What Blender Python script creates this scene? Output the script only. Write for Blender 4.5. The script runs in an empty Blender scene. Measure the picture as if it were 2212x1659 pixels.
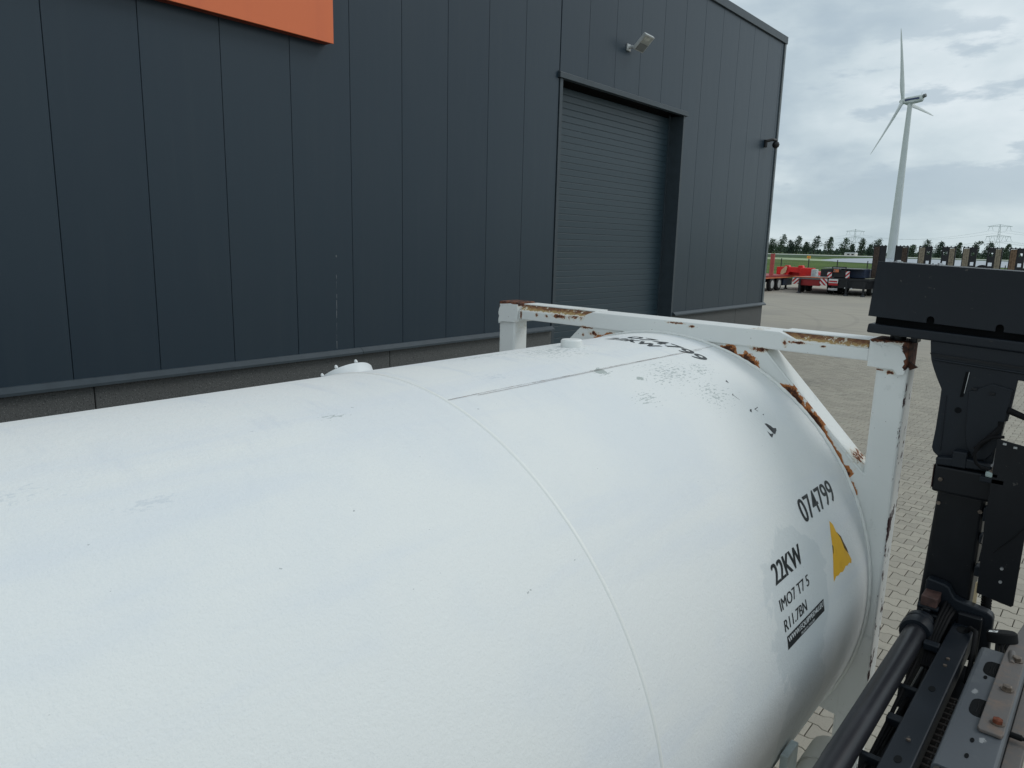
import bpy, bmesh, math, random
from math import radians, sin, cos, pi, sqrt, atan2
from mathutils import Vector, Matrix
random.seed(7)
scn = bpy.context.scene
COL = scn.collection
CH = 2.99                                   # eye height above the yard

# ------------------------------------------------------------------ camera
YAW, PIT, ROLL = radians(40.4), radians(-10.98), radians(1.453)
Fw = Vector((cos(YAW)*cos(PIT), sin(YAW)*cos(PIT), sin(PIT)))
Rt = Fw.cross(Vector((0, 0, 1))).normalized()
Up = Rt.cross(Fw)
R2 = Rt*cos(ROLL) + Up*sin(ROLL)
U2 = -Rt*sin(ROLL) + Up*cos(ROLL)
cam = bpy.data.cameras.new('camera'); camo = bpy.data.objects.new('camera', cam); COL.objects.link(camo)
m = Matrix((R2, U2, -Fw)).transposed().to_4x4(); m.translation = Vector((0, 0, CH))
camo.matrix_world = m
cam.sensor_width = 36; cam.lens = 36*1570/2212; cam.clip_start = 0.05; cam.clip_end = 9000
scn.camera = camo

# ------------------------------------------------------------------ world, sun, exposure
SUN_EL, SUN_AZ = radians(43), radians(-42)    # azimuth from +X; the sun stands to the right of the hall
world = bpy.data.worlds.new('World'); scn.world = world; world.use_nodes = True
nt = world.node_tree; nt.nodes.clear()
def wn(t, **k):
    n = nt.nodes.new(t)
    for a, b in k.items(): setattr(n, a, b)
    return n
L = nt.links.new
out = wn('ShaderNodeOutputWorld')
sky = wn('ShaderNodeTexSky', sky_type='NISHITA', sun_disc=False, sun_elevation=SUN_EL, sun_rotation=pi/2 - SUN_AZ)
bg1 = wn('ShaderNodeBackground'); bg1.inputs[1].default_value = 0.06; L(sky.outputs[0], bg1.inputs[0])
tc = wn('ShaderNodeTexCoord'); sp = wn('ShaderNodeSeparateXYZ'); L(tc.outputs['Generated'], sp.inputs[0])
def wm(op, a, b=None, clamp=False):
    n = wn('ShaderNodeMath', operation=op, use_clamp=clamp)
    for i, v in enumerate((a, b)):
        if v is None: continue
        if isinstance(v, (int, float)): n.inputs[i].default_value = v
        else: L(v, n.inputs[i])
    return n.outputs[0]
az_ = wm('MAXIMUM', sp.outputs[2], 0.0); den = wm('ADD', az_, 0.17)
u = wm('DIVIDE', sp.outputs[0], den); v = wm('DIVIDE', sp.outputs[1], den)
cb = wn('ShaderNodeCombineXYZ'); L(u, cb.inputs[0]); L(v, cb.inputs[1])
n1 = wn('ShaderNodeTexNoise'); n1.inputs['Scale'].default_value = 1.15; n1.inputs['Detail'].default_value = 8; n1.inputs['Roughness'].default_value = 0.53; n1.inputs['Distortion'].default_value = 0.35
L(cb.outputs[0], n1.inputs['Vector'])
sc3 = wn('ShaderNodeVectorMath', operation='MULTIPLY'); L(tc.outputs['Generated'], sc3.inputs[0]); sc3.inputs[1].default_value = (1, 1, 2.1)
n2 = wn('ShaderNodeTexNoise'); n2.inputs['Scale'].default_value = 4.6; n2.inputs['Detail'].default_value = 9; n2.inputs['Roughness'].default_value = 0.52; L(sc3.outputs[0], n2.inputs['Vector'])
nmix = wm('ADD', wm('MULTIPLY', n1.outputs[0], 0.35), wm('MULTIPLY', n2.outputs[0], 0.65))
rp = wn('ShaderNodeValToRGB'); L(nmix, rp.inputs[0])
e = rp.color_ramp.elements
e[0].position = 0.38; e[0].color = (.43, .525, .595, 1)
e[1].position = 0.62; e[1].color = (.73, .805, .845, 1)
x = e.new(0.455); x.color = (.53, .625, .68, 1)
x = e.new(0.52); x.color = (.62, .71, .755, 1)
hz = wn('ShaderNodeMapRange'); hz.inputs[1].default_value = 0.0; hz.inputs[2].default_value = 0.09; hz.inputs[3].default_value = 0.5; hz.inputs[4].default_value = 0; L(az_, hz.inputs[0])
sc4 = wn('ShaderNodeVectorMath', operation='MULTIPLY'); L(tc.outputs['Generated'], sc4.inputs[0]); sc4.inputs[1].default_value = (1, 1, 3.6)
n3 = wn('ShaderNodeTexNoise'); n3.inputs['Scale'].default_value = 5.2; n3.inputs['Detail'].default_value = 9; n3.inputs['Roughness'].default_value = 0.58; L(sc4.outputs[0], n3.inputs['Vector'])
def wr(v_, a, b, c, d):
    n = wn('ShaderNodeMapRange', interpolation_type='SMOOTHSTEP'); L(v_, n.inputs[0])
    for i, q in enumerate((a, b, c, d)): n.inputs[i+1].default_value = q
    return n.outputs[0]
low = wm('MULTIPLY', wm('MULTIPLY', wr(n3.outputs[0], .495, .575, 0, .75), wr(az_, .035, .075, 0, 1)), wr(az_, .20, .32, 1, .15))
mlow = wn('ShaderNodeMix', data_type='RGBA'); L(low, mlow.inputs[0]); L(rp.outputs[0], mlow.inputs[6]); mlow.inputs[7].default_value = (.435, .53, .605, 1)
mx = wn('ShaderNodeMix', data_type='RGBA'); L(hz.outputs[0], mx.inputs[0]); L(mlow.outputs[2], mx.inputs[6]); mx.inputs[7].default_value = (.55, .665, .70, 1)
bg2 = wn('ShaderNodeBackground'); bg2.inputs[1].default_value = 1.0; L(mx.outputs[2], bg2.inputs[0])
ms = wn('ShaderNodeMixShader'); ms.inputs[0].default_value = 0.93; L(bg1.outputs[0], ms.inputs[1]); L(bg2.outputs[0], ms.inputs[2]); L(ms.outputs[0], out.inputs[0])

sun = bpy.data.lights.new('sun', 'SUN'); sun.energy = 0.85; sun.angle = radians(22); sun.color = (1, .98, .95)
suno = bpy.data.objects.new('sun', sun); COL.objects.link(suno)
sd = Vector((cos(SUN_EL)*cos(SUN_AZ), cos(SUN_EL)*sin(SUN_AZ), sin(SUN_EL)))
suno.rotation_euler = sd.to_track_quat('Z', 'Y').to_euler(); suno.location = (0, 0, 60)
scn.view_settings.view_transform = 'Standard'; scn.view_settings.look = 'None'
scn.view_settings.exposure = 0.08; scn.view_settings.gamma = 1; scn.view_settings.use_curve_mapping = False

# ------------------------------------------------------------------ materials
class MT:
    def __init__(s, name, col=(.5, .5, .5), rough=.6, spec=.5, metal=0):
        s.m = bpy.data.materials.new(name); s.m.use_nodes = True; s.t = s.m.node_tree; s.b = s.t.nodes['Principled BSDF']
        s.b.inputs['Base Color'].default_value = (*col, 1); s.b.inputs['Roughness'].default_value = rough
        s.b.inputs['Specular IOR Level'].default_value = spec; s.b.inputs['Metallic'].default_value = metal
        s.col = None; s.base = col; s.rgh = None; s.base_r = rough; s.h = None; s._tc = None
    def N(s, t, **k):
        n = s.t.nodes.new(t)
        for a, b in k.items(): setattr(n, a, b)
        return n
    def L(s, a, b): s.t.links.new(a, b)
    def inp(s, sock, v):
        if isinstance(v, (int, float)): sock.default_value = v
        elif isinstance(v, (tuple, list)): sock.default_value = v if len(v) == len(sock.default_value) else (*v, 1)
        else: s.L(v, sock)
    def pos(s):
        if s._tc is None: s._tc = s.N('ShaderNodeTexCoord').outputs['Object']
        return s._tc
    def mul(s, vec, k):
        n = s.N('ShaderNodeVectorMath', operation='MULTIPLY'); s.inp(n.inputs[0], vec); n.inputs[1].default_value = k; return n.outputs[0]
    def noise(s, scale, detail=4, rough=.55, k=(1, 1, 1), dist=0, vec=None):
        n = s.N('ShaderNodeTexNoise'); n.inputs['Scale'].default_value = scale; n.inputs['Detail'].default_value = detail
        n.inputs['Roughness'].default_value = rough; n.inputs['Distortion'].default_value = dist
        s.L(s.mul(vec or s.pos(), k), n.inputs['Vector']); return n.outputs[0]
    def ma(s, op, a, b=None, c=None, clamp=False):
        n = s.N('ShaderNodeMath', operation=op, use_clamp=clamp)
        for i, v_ in enumerate((a, b, c)):
            if v_ is not None: s.inp(n.inputs[i], v_)
        return n.outputs[0]
    def rng(s, v_, a, b, c=0., d=1., smooth=True):
        n = s.N('ShaderNodeMapRange', interpolation_type='SMOOTHSTEP' if smooth else 'LINEAR')
        s.inp(n.inputs[0], v_); n.inputs[1].default_value = a; n.inputs[2].default_value = b; n.inputs[3].default_value = c; n.inputs[4].default_value = d
        return n.outputs[0]
    def mix(s, f, a, b):
        n = s.N('ShaderNodeMix', data_type='RGBA'); s.inp(n.inputs[0], f); s.inp(n.inputs[6], a); s.inp(n.inputs[7], b); return n.outputs[2]
    def over(s, f, c, r=None):            # lay colour c over what is there by mask f
        s.col = s.mix(f, s.col if s.col is not None else (*s.base, 1), c)
        if r is not None:
            a = s.rgh if s.rgh is not None else s.base_r
            n = s.N('ShaderNodeMix', data_type='FLOAT'); s.inp(n.inputs[0], f); s.inp(n.inputs[2], a); s.inp(n.inputs[3], r); s.rgh = n.outputs[0]
        return s
    def bump(s, h, strength=.3, dist=.01):
        n = s.N('ShaderNodeBump'); n.inputs['Strength'].default_value = strength; n.inputs['Distance'].default_value = dist
        s.inp(n.inputs['Height'], h)
        if s.h is not None: s.L(s.h, n.inputs['Normal'])
        s.h = n.outputs[0]; return s
    def xyz(s):
        n = s.N('ShaderNodeSeparateXYZ'); s.L(s.pos(), n.inputs[0]); return n.outputs
    def objrand(s): return s.N('ShaderNodeObjectInfo').outputs['Random']
    def island(s): return s.N('ShaderNodeNewGeometry').outputs['Random Per Island']
    def done(s):
        if s.col is not None: s.inp(s.b.inputs['Base Color'], s.col)
        if s.rgh is not None: s.inp(s.b.inputs['Roughness'], s.rgh)
        if s.h is not None: s.L(s.h, s.b.inputs['Normal'])
        return s.m
    def patches(s, lst):                  # min ellipsoid distance to a list of (x,y,z,hx,hy,hz)
        res = None
        for (a, b, c, d, e_, f_) in lst:
            n = s.N('ShaderNodeVectorMath', operation='SUBTRACT'); s.L(s.pos(), n.inputs[0]); n.inputs[1].default_value = (a, b, c)
            q = s.mul(n.outputs[0], (1/d, 1/e_, 1/f_))
            l = s.N('ShaderNodeVectorMath', operation='LENGTH'); s.L(q, l.inputs[0])
            res = l.outputs['Value'] if res is None else s.ma('MINIMUM', res, l.outputs['Value'])
        return res

def simple(name, col, rough=.6, spec=.5, metal=0, var=.25, scale=6, bumpk=0, bscale=40):
    t = MT(name, col, rough, spec, metal)
    n = t.noise(scale, 5)
    t.over(t.rng(n, .35, .7), tuple(c*(1-var) for c in col))
    if bumpk: t.bump(t.noise(bscale, 4), bumpk, .004)
    return t.done()

def island_mat(name, ca, cb_, rough=.7):
    t = MT(name, ca, rough, .2); r = t.ma('FRACT', t.ma('ADD', t.island(), t.objrand()))
    t.over(r, cb_); return t.done()

# hall cladding
t = MT('cladding_anthracite', (.014, .029, .045), .32, .46)
t.over(t.objrand(), (.019, .035, .051))
t.over(t.ma('MULTIPLY', t.rng(t.noise(.9, 5, k=(1, 1, .35)), .45, .75), .30), (.026, .040, .053))
t.over(t.ma('MULTIPLY', t.rng(t.noise(5.5, 5, .6, k=(1.6, 1, .06)), .50, .72), .14), (.036, .052, .064), .40)
X_, Y_, Z_ = t.xyz()
t.over(t.ma('MULTIPLY', t.rng(t.noise(3.2, 2, k=(1, 1, .5)), .79, .82), .4), (.25, .27, .28))
t.bump(t.noise(2.2, 3, k=(1.5, 1, .4)), .10, .03)
M_panel = t.done()
M_trim = simple('trim_anthracite', (.040, .055, .067), .42, var=.15)
M_cornertrim = simple('corner_trim_lighter', (.12, .14, .15), .45)
M_streak = simple('dried_streak', (.28, .30, .31), .8, var=.5, scale=9)
M_gap = simple('joint_dark', (.008, .009, .010), .9, .1)
t = MT('door_slat_paint', (.024, .044, .058), .38, .5); t.over(t.objrand(), (.029, .050, .064)); M_slat = t.done()
t = MT('plinth_exposed_aggregate', (.098, .100, .098), .85, .3)
n = t.noise(75, 3); t.over(t.rng(n, .55, .72), (.21, .212, .205)); t.over(t.rng(t.noise(48, 3), .56, .7), (.035, .036, .038))
t.over(t.ma('MULTIPLY', t.rng(t.noise(1.2, 4), .5, .8), .5), (.10, .10, .097)); t.bump(n, .5, .006)
M_plinth = t.done()
t = MT('sign_orange', (.76, .180, .065), .5, .4); t.over(t.ma('MULTIPLY', t.rng(t.noise(2.2, 4, k=(1, 1, .12)), .45, .8), .35), (.58, .12, .06)); M_orange = t.done()
M_sign_edge = simple('sign_edge', (.26, .05, .025), .6)

# tank paint
t = MT('tank_white_paint', (.775, .79, .775), .66, .25)
X_, Y_, Z_ = t.xyz()
t.over(t.ma('MULTIPLY', t.rng(t.noise(1.5, 6, .62), .42, .68), .60), (.70, .735, .76))          # chalky bluish clouds
t.over(t.ma('MULTIPLY', t.rng(t.noise(2.2, 6, .6, k=(.30, 2.2, 2.2), dist=.4), .50, .70), .45), (.68, .72, .765))
t.over(t.ma('MULTIPLY', t.rng(t.noise(2.6, 6, .62, k=(.35, 1.6, 1.6)), .52, .75), .30), (.785, .80, .765))
t.over(t.ma('MULTIPLY', t.rng(t.noise(230, 2, .6), .52, .66), .16), (.60, .64, .66))
top = t.rng(Z_, 2.38, 2.52)
t.over(t.ma('MULTIPLY', t.ma('MULTIPLY', top, t.rng(t.noise(5, 5, .6, k=(3.2, .6, 1)), .5, .72)), .40), (.60, .645, .70))  # rain streaks over the crown
# grey flakes where the paint lifts
reg = t.patches([(2.48, 1.63, 2.48, .10, .06, .12), (2.63, 1.53, 2.45, .07, .035, .1), (2.85, 1.52, 2.44, .32, .16, .2), (2.95, 1.36, 2.35, .20, .14, .15), (2.5, 1.42, 2.40, .14, .07, .1), (2.55, 1.95, 2.52, .42, .22, .1), (2.75, 2.1, 2.5, .3, .12, .1), (1.2, 1.68, 2.5, .08, .03, .06), (2.2, 2.05, 2.5, .3, .08, .1), (3.1, 1.5, 2.45, .16, .1, .15)])
fl = t.noise(78, 5, .62, k=(.5, 1.5, 1.5)); q = t.ma('ADD', t.ma('MULTIPLY', reg, -.20), fl)
t.over(t.ma('MULTIPLY', t.rng(q, .485, .50), .85), (.46, .50, .49))
sm = t.ma('ADD', t.ma('MULTIPLY', t.patches([(.36, 1.62, 2.47, .16, .045, .06), (.62, 1.50, 2.44, .10, .03, .05), (1.95, 1.75, 2.5, .14, .05, .05)]), -.2), t.noise(60, 5, .7, k=(.6, 1.4, 1.4)))
t.over(t.ma('MULTIPLY', t.rng(sm, .42, .50), .30), (.46, .52, .58))
solid = t.patches([(2.48, 1.635, 2.48, .050, .035, .05), (2.62, 1.53, 2.455, .035, .016, .04)])
t.over(t.rng(t.ma('ADD', solid, t.ma('MULTIPLY', t.noise(34, 6, .7), 2.2)), 1.75, 1.80, 1, 0), (.42, .46, .44))
# scattered hairline marks and specks
sc = t.rng(t.noise(75, 2, .5, k=(.5, 1, 1)), .785, .795); t.over(t.ma('MULTIPLY', sc, .7), (.33, .35, .35))
# overpainted matt area round the markings
ov = t.patches([(2.72, .86, 1.62, .34, .2, .36), (2.75, .80, 1.18, .28, .2, .22)])
ovm = t.rng(t.ma('ADD', ov, t.ma('MULTIPLY', t.noise(6, 6, .65, dist=1.2), .9)), 1.33, 1.40, 1, 0)
t.over(t.ma('MULTIPLY', ovm, .55), (.62, .66, .665), .5)
scr = t.patches([(2.72, .79, 1.12, .22, .2, .26)])
wv = t.noise(7, 5, .6, k=(1.6, .5, .5), dist=2.2)
line = t.rng(t.ma('ABSOLUTE', t.ma('SUBTRACT', wv, .5)), .0, .011, 1, 0)
t.over(t.ma('MULTIPLY', t.ma('MULTIPLY', line, t.rng(scr, .7, 1.0, 1, 0)), .55), (.42, .46, .46))
t.over(t.rng(t.ma('ADD', t.patches([(3.53, .955, .72, .02, .03, .05)]), t.ma('MULTIPLY', t.noise(60), .8)), 1.2, 1.3, 1, 0), (.03, .012, .008), .9)
t.bump(t.noise(150, 3, .6), .50, .0022); t.bump(t.noise(55, 4, .6), .35, .004); t.bump(t.noise(1.6, 3), .18, .012)
M_tank = t.done()
t = MT('weld_bead_paint', (.80, .81, .78), .45); t.bump(t.noise(45, 4, .7), .35, .003); M_weld = t.done()

RUST = [(.32, .10, .035), (.050, .016, .010), (.52, .33, .15)]
TY_ = 1.945
def circ(phi, r=1.19):
    return 1.945 - r*sin(radians(phi)), 1.35 + r*cos(radians(phi))
RP = []      # rust patches on the end frame (x, y, z, hx, hy, hz)
for (y, z, hy, hz_) in [(2.55, 2.578, .06, .030), (2.66, 2.56, .05, .016), (2.84, 2.552, .014, .012), (2.76, 2.548, .012, .01), (2.47, 2.507, .045, .008),
                        (2.49, 2.462, .010, .010), (2.41, 2.478, .03, .014), (2.29, 2.487, .022, .010), (1.87, 2.588, .05, .006), (1.78, 2.577, .018, .008), (1.43, 2.600, .04, .005),
                        (1.41, 2.497, .04, .014), (1.28, 2.545, .012, .02), (1.22, 2.551, .055, .007), (1.10, 2.545, .014, .006),
                        (2.966, 2.545, .008, .04), (.85, 2.466, .03, .004), (.80, 2.458, .022, .009)]:
    RP.append((3.57, y, z, .12, hy, hz_))
RP += [(3.66, .905, 2.05, .09, .035, .06), (3.70, 2.885, 2.40, .05, .05, .14), (3.63, 3.0, 2.44, .10, .02, .05)]
def frame_paint(name, extra=()):
    t = MT(name, (.77, .785, .765), .45, .40)
    t.over(t.ma('MULTIPLY', t.rng(t.noise(2.4, 6, .6), .45, .75), .45), (.68, .70, .68))
    t.over(t.ma('MULTIPLY', t.rng(t.noise(9, 6, .68), .60, .72), .35), (.45, .48, .46))
    d = t.patches(RP + list(extra)); nn = t.noise(44, 7, .72, dist=.6); dd = t.ma('ADD', d, t.ma('MULTIPLY', t.ma('SUBTRACT', nn, .5), 3.6))
    t.over(t.ma('MULTIPLY', t.rng(dd, .8, 1.5, 1, 0), .45), (.60, .50, .33))
    t.over(t.rng(dd, .70, .78, 1, 0), t.mix(t.rng(t.ma('ADD', dd, t.ma('MULTIPLY', t.ma('SUBTRACT', t.noise(60, 5), .5), 1.2)), .15, .75), (*RUST[1], 1), (.30, .105, .04, 1)), .85)
    X_, Y_, Z_ = t.xyz()
    yy = t.ma('ABSOLUTE', t.ma('SUBTRACT', Y_, TY_)); zz_ = t.ma('SUBTRACT', Z_, 1.35)
    rad = t.ma('SQRT', t.ma('ADD', t.ma('MULTIPLY', yy, yy), t.ma('MULTIPLY', zz_, zz_))); phi = t.ma('MULTIPLY', t.ma('ARCTAN2', yy, zz_), 57.2958)
    def win(a0, a1, b1, b0): return t.ma('MULTIPLY', t.rng(phi, a0, a1), t.rng(phi, b1, b0, 1, 0))
    wd = t.ma('ADD', t.ma('MULTIPLY', win(15.5, 18, 25, 28), .050), t.ma('ADD', t.ma('MULTIPLY', win(33, 36.5, 43, 50), .048), t.ma('MULTIPLY', win(40, 47, 55, 58), .014)))
    wd = t.ma('ADD', wd, t.ma('ADD', t.ma('MULTIPLY', win(57, 58, 59.5, 60.5), .030), t.ma('MULTIPLY', win(61, 62, 63, 65), .022)))
    wd = t.ma('MULTIPLY', wd, t.rng(Y_, 1.9, 2.1, 1, .38))
    cvn = t.ma('ADD', t.ma('MULTIPLY', t.ma('SUBTRACT', t.noise(16, 6, .7), .5), 3.6), .62)
    off_ = t.ma('SUBTRACT', t.ma('MULTIPLY', wd, cvn), t.ma('SUBTRACT', rad, 1.183))
    rim = t.ma('MULTIPLY', t.rng(off_, -.003, .001), t.ma('MULTIPLY', t.ma('MULTIPLY', t.rng(X_, 3.56, 3.565), t.rng(X_, 3.580, 3.584, 1, 0)), t.rng(wd, .002, .004)))
    deep = t.rng(t.ma('ADD', off_, t.ma('MULTIPLY', t.ma('SUBTRACT', t.noise(50, 5, .7), .5), .05)), .008, .024)
    t.over(t.ma('MULTIPLY', t.ma('MULTIPLY', t.rng(off_, -.008, .0), t.ma('MULTIPLY', t.rng(X_, 3.580, 3.584, 1, 0), t.rng(wd, .002, .006))), .35), (.60, .48, .30))
    t.over(rim, t.mix(deep, (.46, .17, .055, 1), (.075, .027, .015, 1)), .85)
    # chipped edge of the corner post
    edge = t.ma('ABSOLUTE', t.ma('SUBTRACT', Y_, .729)); ch = t.noise(13, 5, .7, k=(1, 3, .45))
    f = t.ma('MULTIPLY', t.rng(t.ma('ADD', edge, t.ma('MULTIPLY', t.ma('SUBTRACT', ch, .63), -.09)), .006, .009, 1, 0), t.rng(Z_, 2.40, 2.43, 1, 0))
    t.over(f, (.045, .018, .020), .8)
    sp_ = t.rng(t.noise(70, 2), .735, .75); t.over(t.ma('MULTIPLY', sp_, .8), (.16, .10, .08))
    t.bump(t.rng(dd, .65, .85, 0, 1), .5, .003); t.bump(t.noise(90, 3), .12, .002)
    return t.done()
M_frame = frame_paint('frame_white_paint')
# corner castings: paint broken away along the outer edges
t = MT('casting_paint', (.77, .785, .765), .45, .40)
X_, Y_, Z_ = t.xyz()
outR = t.rng(Y_, .745, .785, 1, 0, False); outL = t.rng(Y_, 3.128, 3.148, 0, 1, False); tp = t.rng(Z_, 2.580, 2.606, 0, 1, False)
mxx = t.ma('MAXIMUM', t.ma('MAXIMUM', outR, t.ma('MULTIPLY', outL, .5)), tp)
f = t.rng(t.ma('ADD', mxx, t.ma('MULTIPLY', t.ma('SUBTRACT', t.noise(28, 5, .7), .5), 1.7)), .50, .56)
t.over(t.ma('MULTIPLY', t.rng(t.ma('ADD', tp, t.ma('MULTIPLY', t.noise(16, 5, .7, k=(1, 1, .2)), .9)), .55, 1.1), .5), (.55, .42, .25))
t.over(f, t.mix(t.rng(t.noise(40, 5), .4, .6), (.035, .016, .012, 1), (.17, .065, .035, 1)), .85)
t.over(t.ma('MULTIPLY', t.rng(t.noise(55, 3), .68, .7), .8), (.12, .05, .03)); t.bump(f, -.5, .003); t.bump(t.noise(50, 4), .2, .003)
M_cast = t.done()
t = MT('rusty_steel', (.40, .27, .12), .85, .3)
X_, Y_, Z_ = t.xyz()
gz = t.ma('SUBTRACT', Z_, t.ma('ADD', t.ma('MULTIPLY', t.ma('SUBTRACT', Y_, .75), .0062), 2.557))
n6 = t.noise(26, 6, .7)
f = t.rng(t.ma('ADD', gz, t.ma('MULTIPLY', t.ma('SUBTRACT', n6, .5), .05)), .010, .020)
t.over(f, t.mix(t.rng(t.noise(45, 5, .7), .4, .65), (.17, .075, .045, 1), (.30, .17, .075, 1)))
t.over(t.rng(t.noise(18, 6, .72), .585, .60), (.66, .62, .50), .6)
t.over(t.rng(t.ma('ADD', gz, t.ma('MULTIPLY', t.ma('SUBTRACT', t.noise(30, 5, .7), .5), .03)), .006, .002), (.70, .68, .60), .6)
t.bump(n6, .4, .003)
M_rust = t.done()
t = MT('rust_dark', (.06, .028, .018), .85, .3); t.over(t.rng(t.noise(25, 5), .45, .7), (.20, .09, .05)); M_rustdark = t.done()
M_ink = simple('marking_black', (.018, .022, .024), .45, var=.1, scale=20)
M_inkw = simple('marking_white', (.78, .8, .8), .5, var=.05)
t = MT('warning_yellow', (.88, .48, .012), .45); t.over(t.ma('MULTIPLY', t.rng(t.noise(14, 4), .5, .7), .35), (.66, .33, .02)); M_yellow = t.done()
M_brownedge = simple('torn_sticker_edge', (.12, .07, .02), .8)

# machine paints
def blackpaint(name, col, rough=.42, dust=.35):
    t = MT(name, col, rough, .30)
    t.over(t.ma('MULTIPLY', t.rng(t.noise(9, 6, .7, k=(1, 1, .35)), .52, .72), dust*1.6), tuple(c*2.2+.006 for c in col), rough+.25)
    t.over(t.ma('MULTIPLY', t.rng(t.noise(70, 5, .7, k=(1, .35, 1)), .66, .70), .35), (.075, .065, .055), .8)
    t.over(t.ma('MULTIPLY', t.rng(t.noise(3.5, 6, .62), .42, .75), dust), tuple(c*2.4+.008 for c in col), rough+.2)
    t.over(t.ma('MULTIPLY', t.rng(t.noise(34, 4, .6), .70, .73), .45), (.12, .11, .10), .8)
    t.bump(t.noise(24, 4), .06, .004); return t.done()
M_black = blackpaint('spreader_black_paint', (.0062, .0095, .0145), .46, .12)
M_black2 = blackpaint('spreader_black_gloss', (.0040, .0052, .0075), .40, .10)
M_tube = blackpaint('cylinder_black_paint', (.020, .020, .024), .33, .15)
t = MT('grey_primed_steel', (.078, .086, .097), .48, .45)
t.over(t.ma('MULTIPLY', t.rng(t.noise(6, 6, .65), .5, .75), .5), (.13, .14, .145))
t.over(t.rng(t.ma('ADD', t.patches([(2.858, .240, 1.47, .028, .014, .04), (2.565, .176, 1.47, .028, .014, .04)]), t.ma('MULTIPLY', t.noise(90, 6, .75), 2.4)), 1.65, 1.85, 1, 0), (.26, .265, .27))
t.bump(t.noise(60, 3), .15, .002); M_grey = t.done()
t = MT('worn_grey_bar', (.115, .105, .100), .6, .4)
t.over(t.ma('MULTIPLY', t.rng(t.noise(18, 6, .68), .48, .68), .6), (.19, .13, .095)); t.bump(t.noise(60, 4), .25, .003); M_bar = t.done()
M_rubber = simple('rubber_black', (.008, .008, .009), .75, .15, bumpk=.1)
M_bolt = simple('bolt_steel', (.20, .16, .13), .45, .5, .6, var=.6, scale=60)
M_boltrust = simple('bolt_rusty', (.17, .050, .025), .8, .3, 0, var=.6, scale=60)
M_zinc = simple('zinc_bolt', (.55, .56, .57), .35, .5, .8)
M_brown = simple('clevis_brown', (.085, .042, .035), .6, var=.5, scale=30)
M_plas = simple('pale_plastic', (.33, .40, .385), .35, .5, var=.25, scale=50)
M_greyplas = simple('grey_document_tube', (.68, .66, .60), .55, .4, var=.12, scale=4)
M_label = simple('label_dark', (.035, .05, .055), .6)
M_white = simple('white_paint_plain', (.74, .76, .76), .5, .4, var=.12)
M_whitepeel = simple('peeling_white', (.55, .62, .62), .5, .4, var=.25, scale=12)

# ground
t = MT('paving_concrete', (.400, .368, .305), .88, .25)
r = t.ma('FRACT', t.ma('ADD', t.island(), t.objrand()))
t.over(t.rng(r, 0, 1), (.335, .308, .258)); t.over(t.rng(r, .86, 1), (.40, .375, .31))
wp = t.N('ShaderNodeNewGeometry').outputs['Position']
t.over(t.ma('MULTIPLY', t.rng(t.noise(.30, 5, vec=wp), .5, .75), .55), (.28, .26, .235))
t.over(t.ma('MULTIPLY', t.rng(t.noise(.85, 6, .68, vec=wp, k=(.5, 1.4, 1)), .56, .70), .5), (.19, .18, .165))
t.over(t.ma('MULTIPLY', t.rng(t.noise(2.2, 6, .7, vec=wp), .64, .72), .35), (.46, .44, .39))
t.over(t.ma('MULTIPLY', t.rng(t.noise(90, 4, .65, vec=wp), .5, .7), .5), (.24, .225, .20)); t.bump(t.noise(150, 3, vec=wp), .4, .003)
M_stone = t.done()
M_sand = simple('joint_sand', (.045, .038, .030), .95, .1, scale=30)
t = MT('yard_paving_far', (.365, .332, .275), .88, .25)
t.over(t.ma('MULTIPLY', t.rng(t.noise(3.5, 4, k=(1, .12, 1)), .4, .7), .6), (.27, .253, .222))
t.over(t.ma('MULTIPLY', t.rng(t.noise(.12, 5, .6), .45, .7), .5), (.25, .235, .21))
t.over(t.ma('MULTIPLY', t.rng(t.noise(.9, 5, .6), .5, .75), .35), (.33, .315, .28))
def ring(cx, cy, R, w, amt):
    n_ = t.N('ShaderNodeVectorMath', operation='SUBTRACT'); t.L(t.pos(), n_.inputs[0]); n_.inputs[1].default_value = (cx, cy, 0)
    l = t.N('ShaderNodeVectorMath', operation='LENGTH'); t.L(n_.outputs[0], l.inputs[0])
    d = t.ma('ABSOLUTE', t.ma('SUBTRACT', l.outputs['Value'], R)); f = t.rng(d, w*.4, w, 1, 0)
    t.over(t.ma('MULTIPLY', f, amt*.45), (.12, .115, .11))
def circ3(a, b, c):
    ax, ay = a; bx_, by = b; cx_, cy_ = c; d = 2*(ax*(by-cy_)+bx_*(cy_-ay)+cx_*(ay-by))
    ux = ((ax*ax+ay*ay)*(by-cy_)+(bx_*bx_+by*by)*(cy_-ay)+(cx_*cx_+cy_*cy_)*(ay-by))/d
    uy = ((ax*ax+ay*ay)*(cx_-bx_)+(bx_*bx_+by*by)*(ax-cx_)+(cx_*cx_+cy_*cy_)*(bx_-ax))/d
    return ux, uy, math.hypot(ax-ux, ay-uy)
c = circ3((42.65, 16.95), (40.8, 13.59), (35.79, 9.77)); ring(*c, .14, .28)
c = circ3((39.46, 15.23), (37.17, 13.13), (34.43, 11.31)); ring(*c, .14, .24)
M_yard = t.done()
t = MT('grass_field', (.080, .135, .028), .9, .1)
t.over(t.rng(t.noise(.10, 6, .65), .4, .65), (.060, .098, .024)); t.over(t.ma('MULTIPLY', t.rng(t.noise(.03, 5, .6), .5, .7), .7), (.125, .150, .045)); M_grass = t.done()
M_meadow = simple('pale_meadow', (.33, .40, .25), .9, .1, scale=.05)
M_darkgrass = simple('reed_bank', (.055, .095, .045), .9, .1, scale=.03)
t = MT('lake_water', (.22, .25, .29), .30, .5); M_water = t.done()
M_paleland = simple('pale_sand_bank', (.55, .56, .53), .9, .1, scale=.02)
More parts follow.
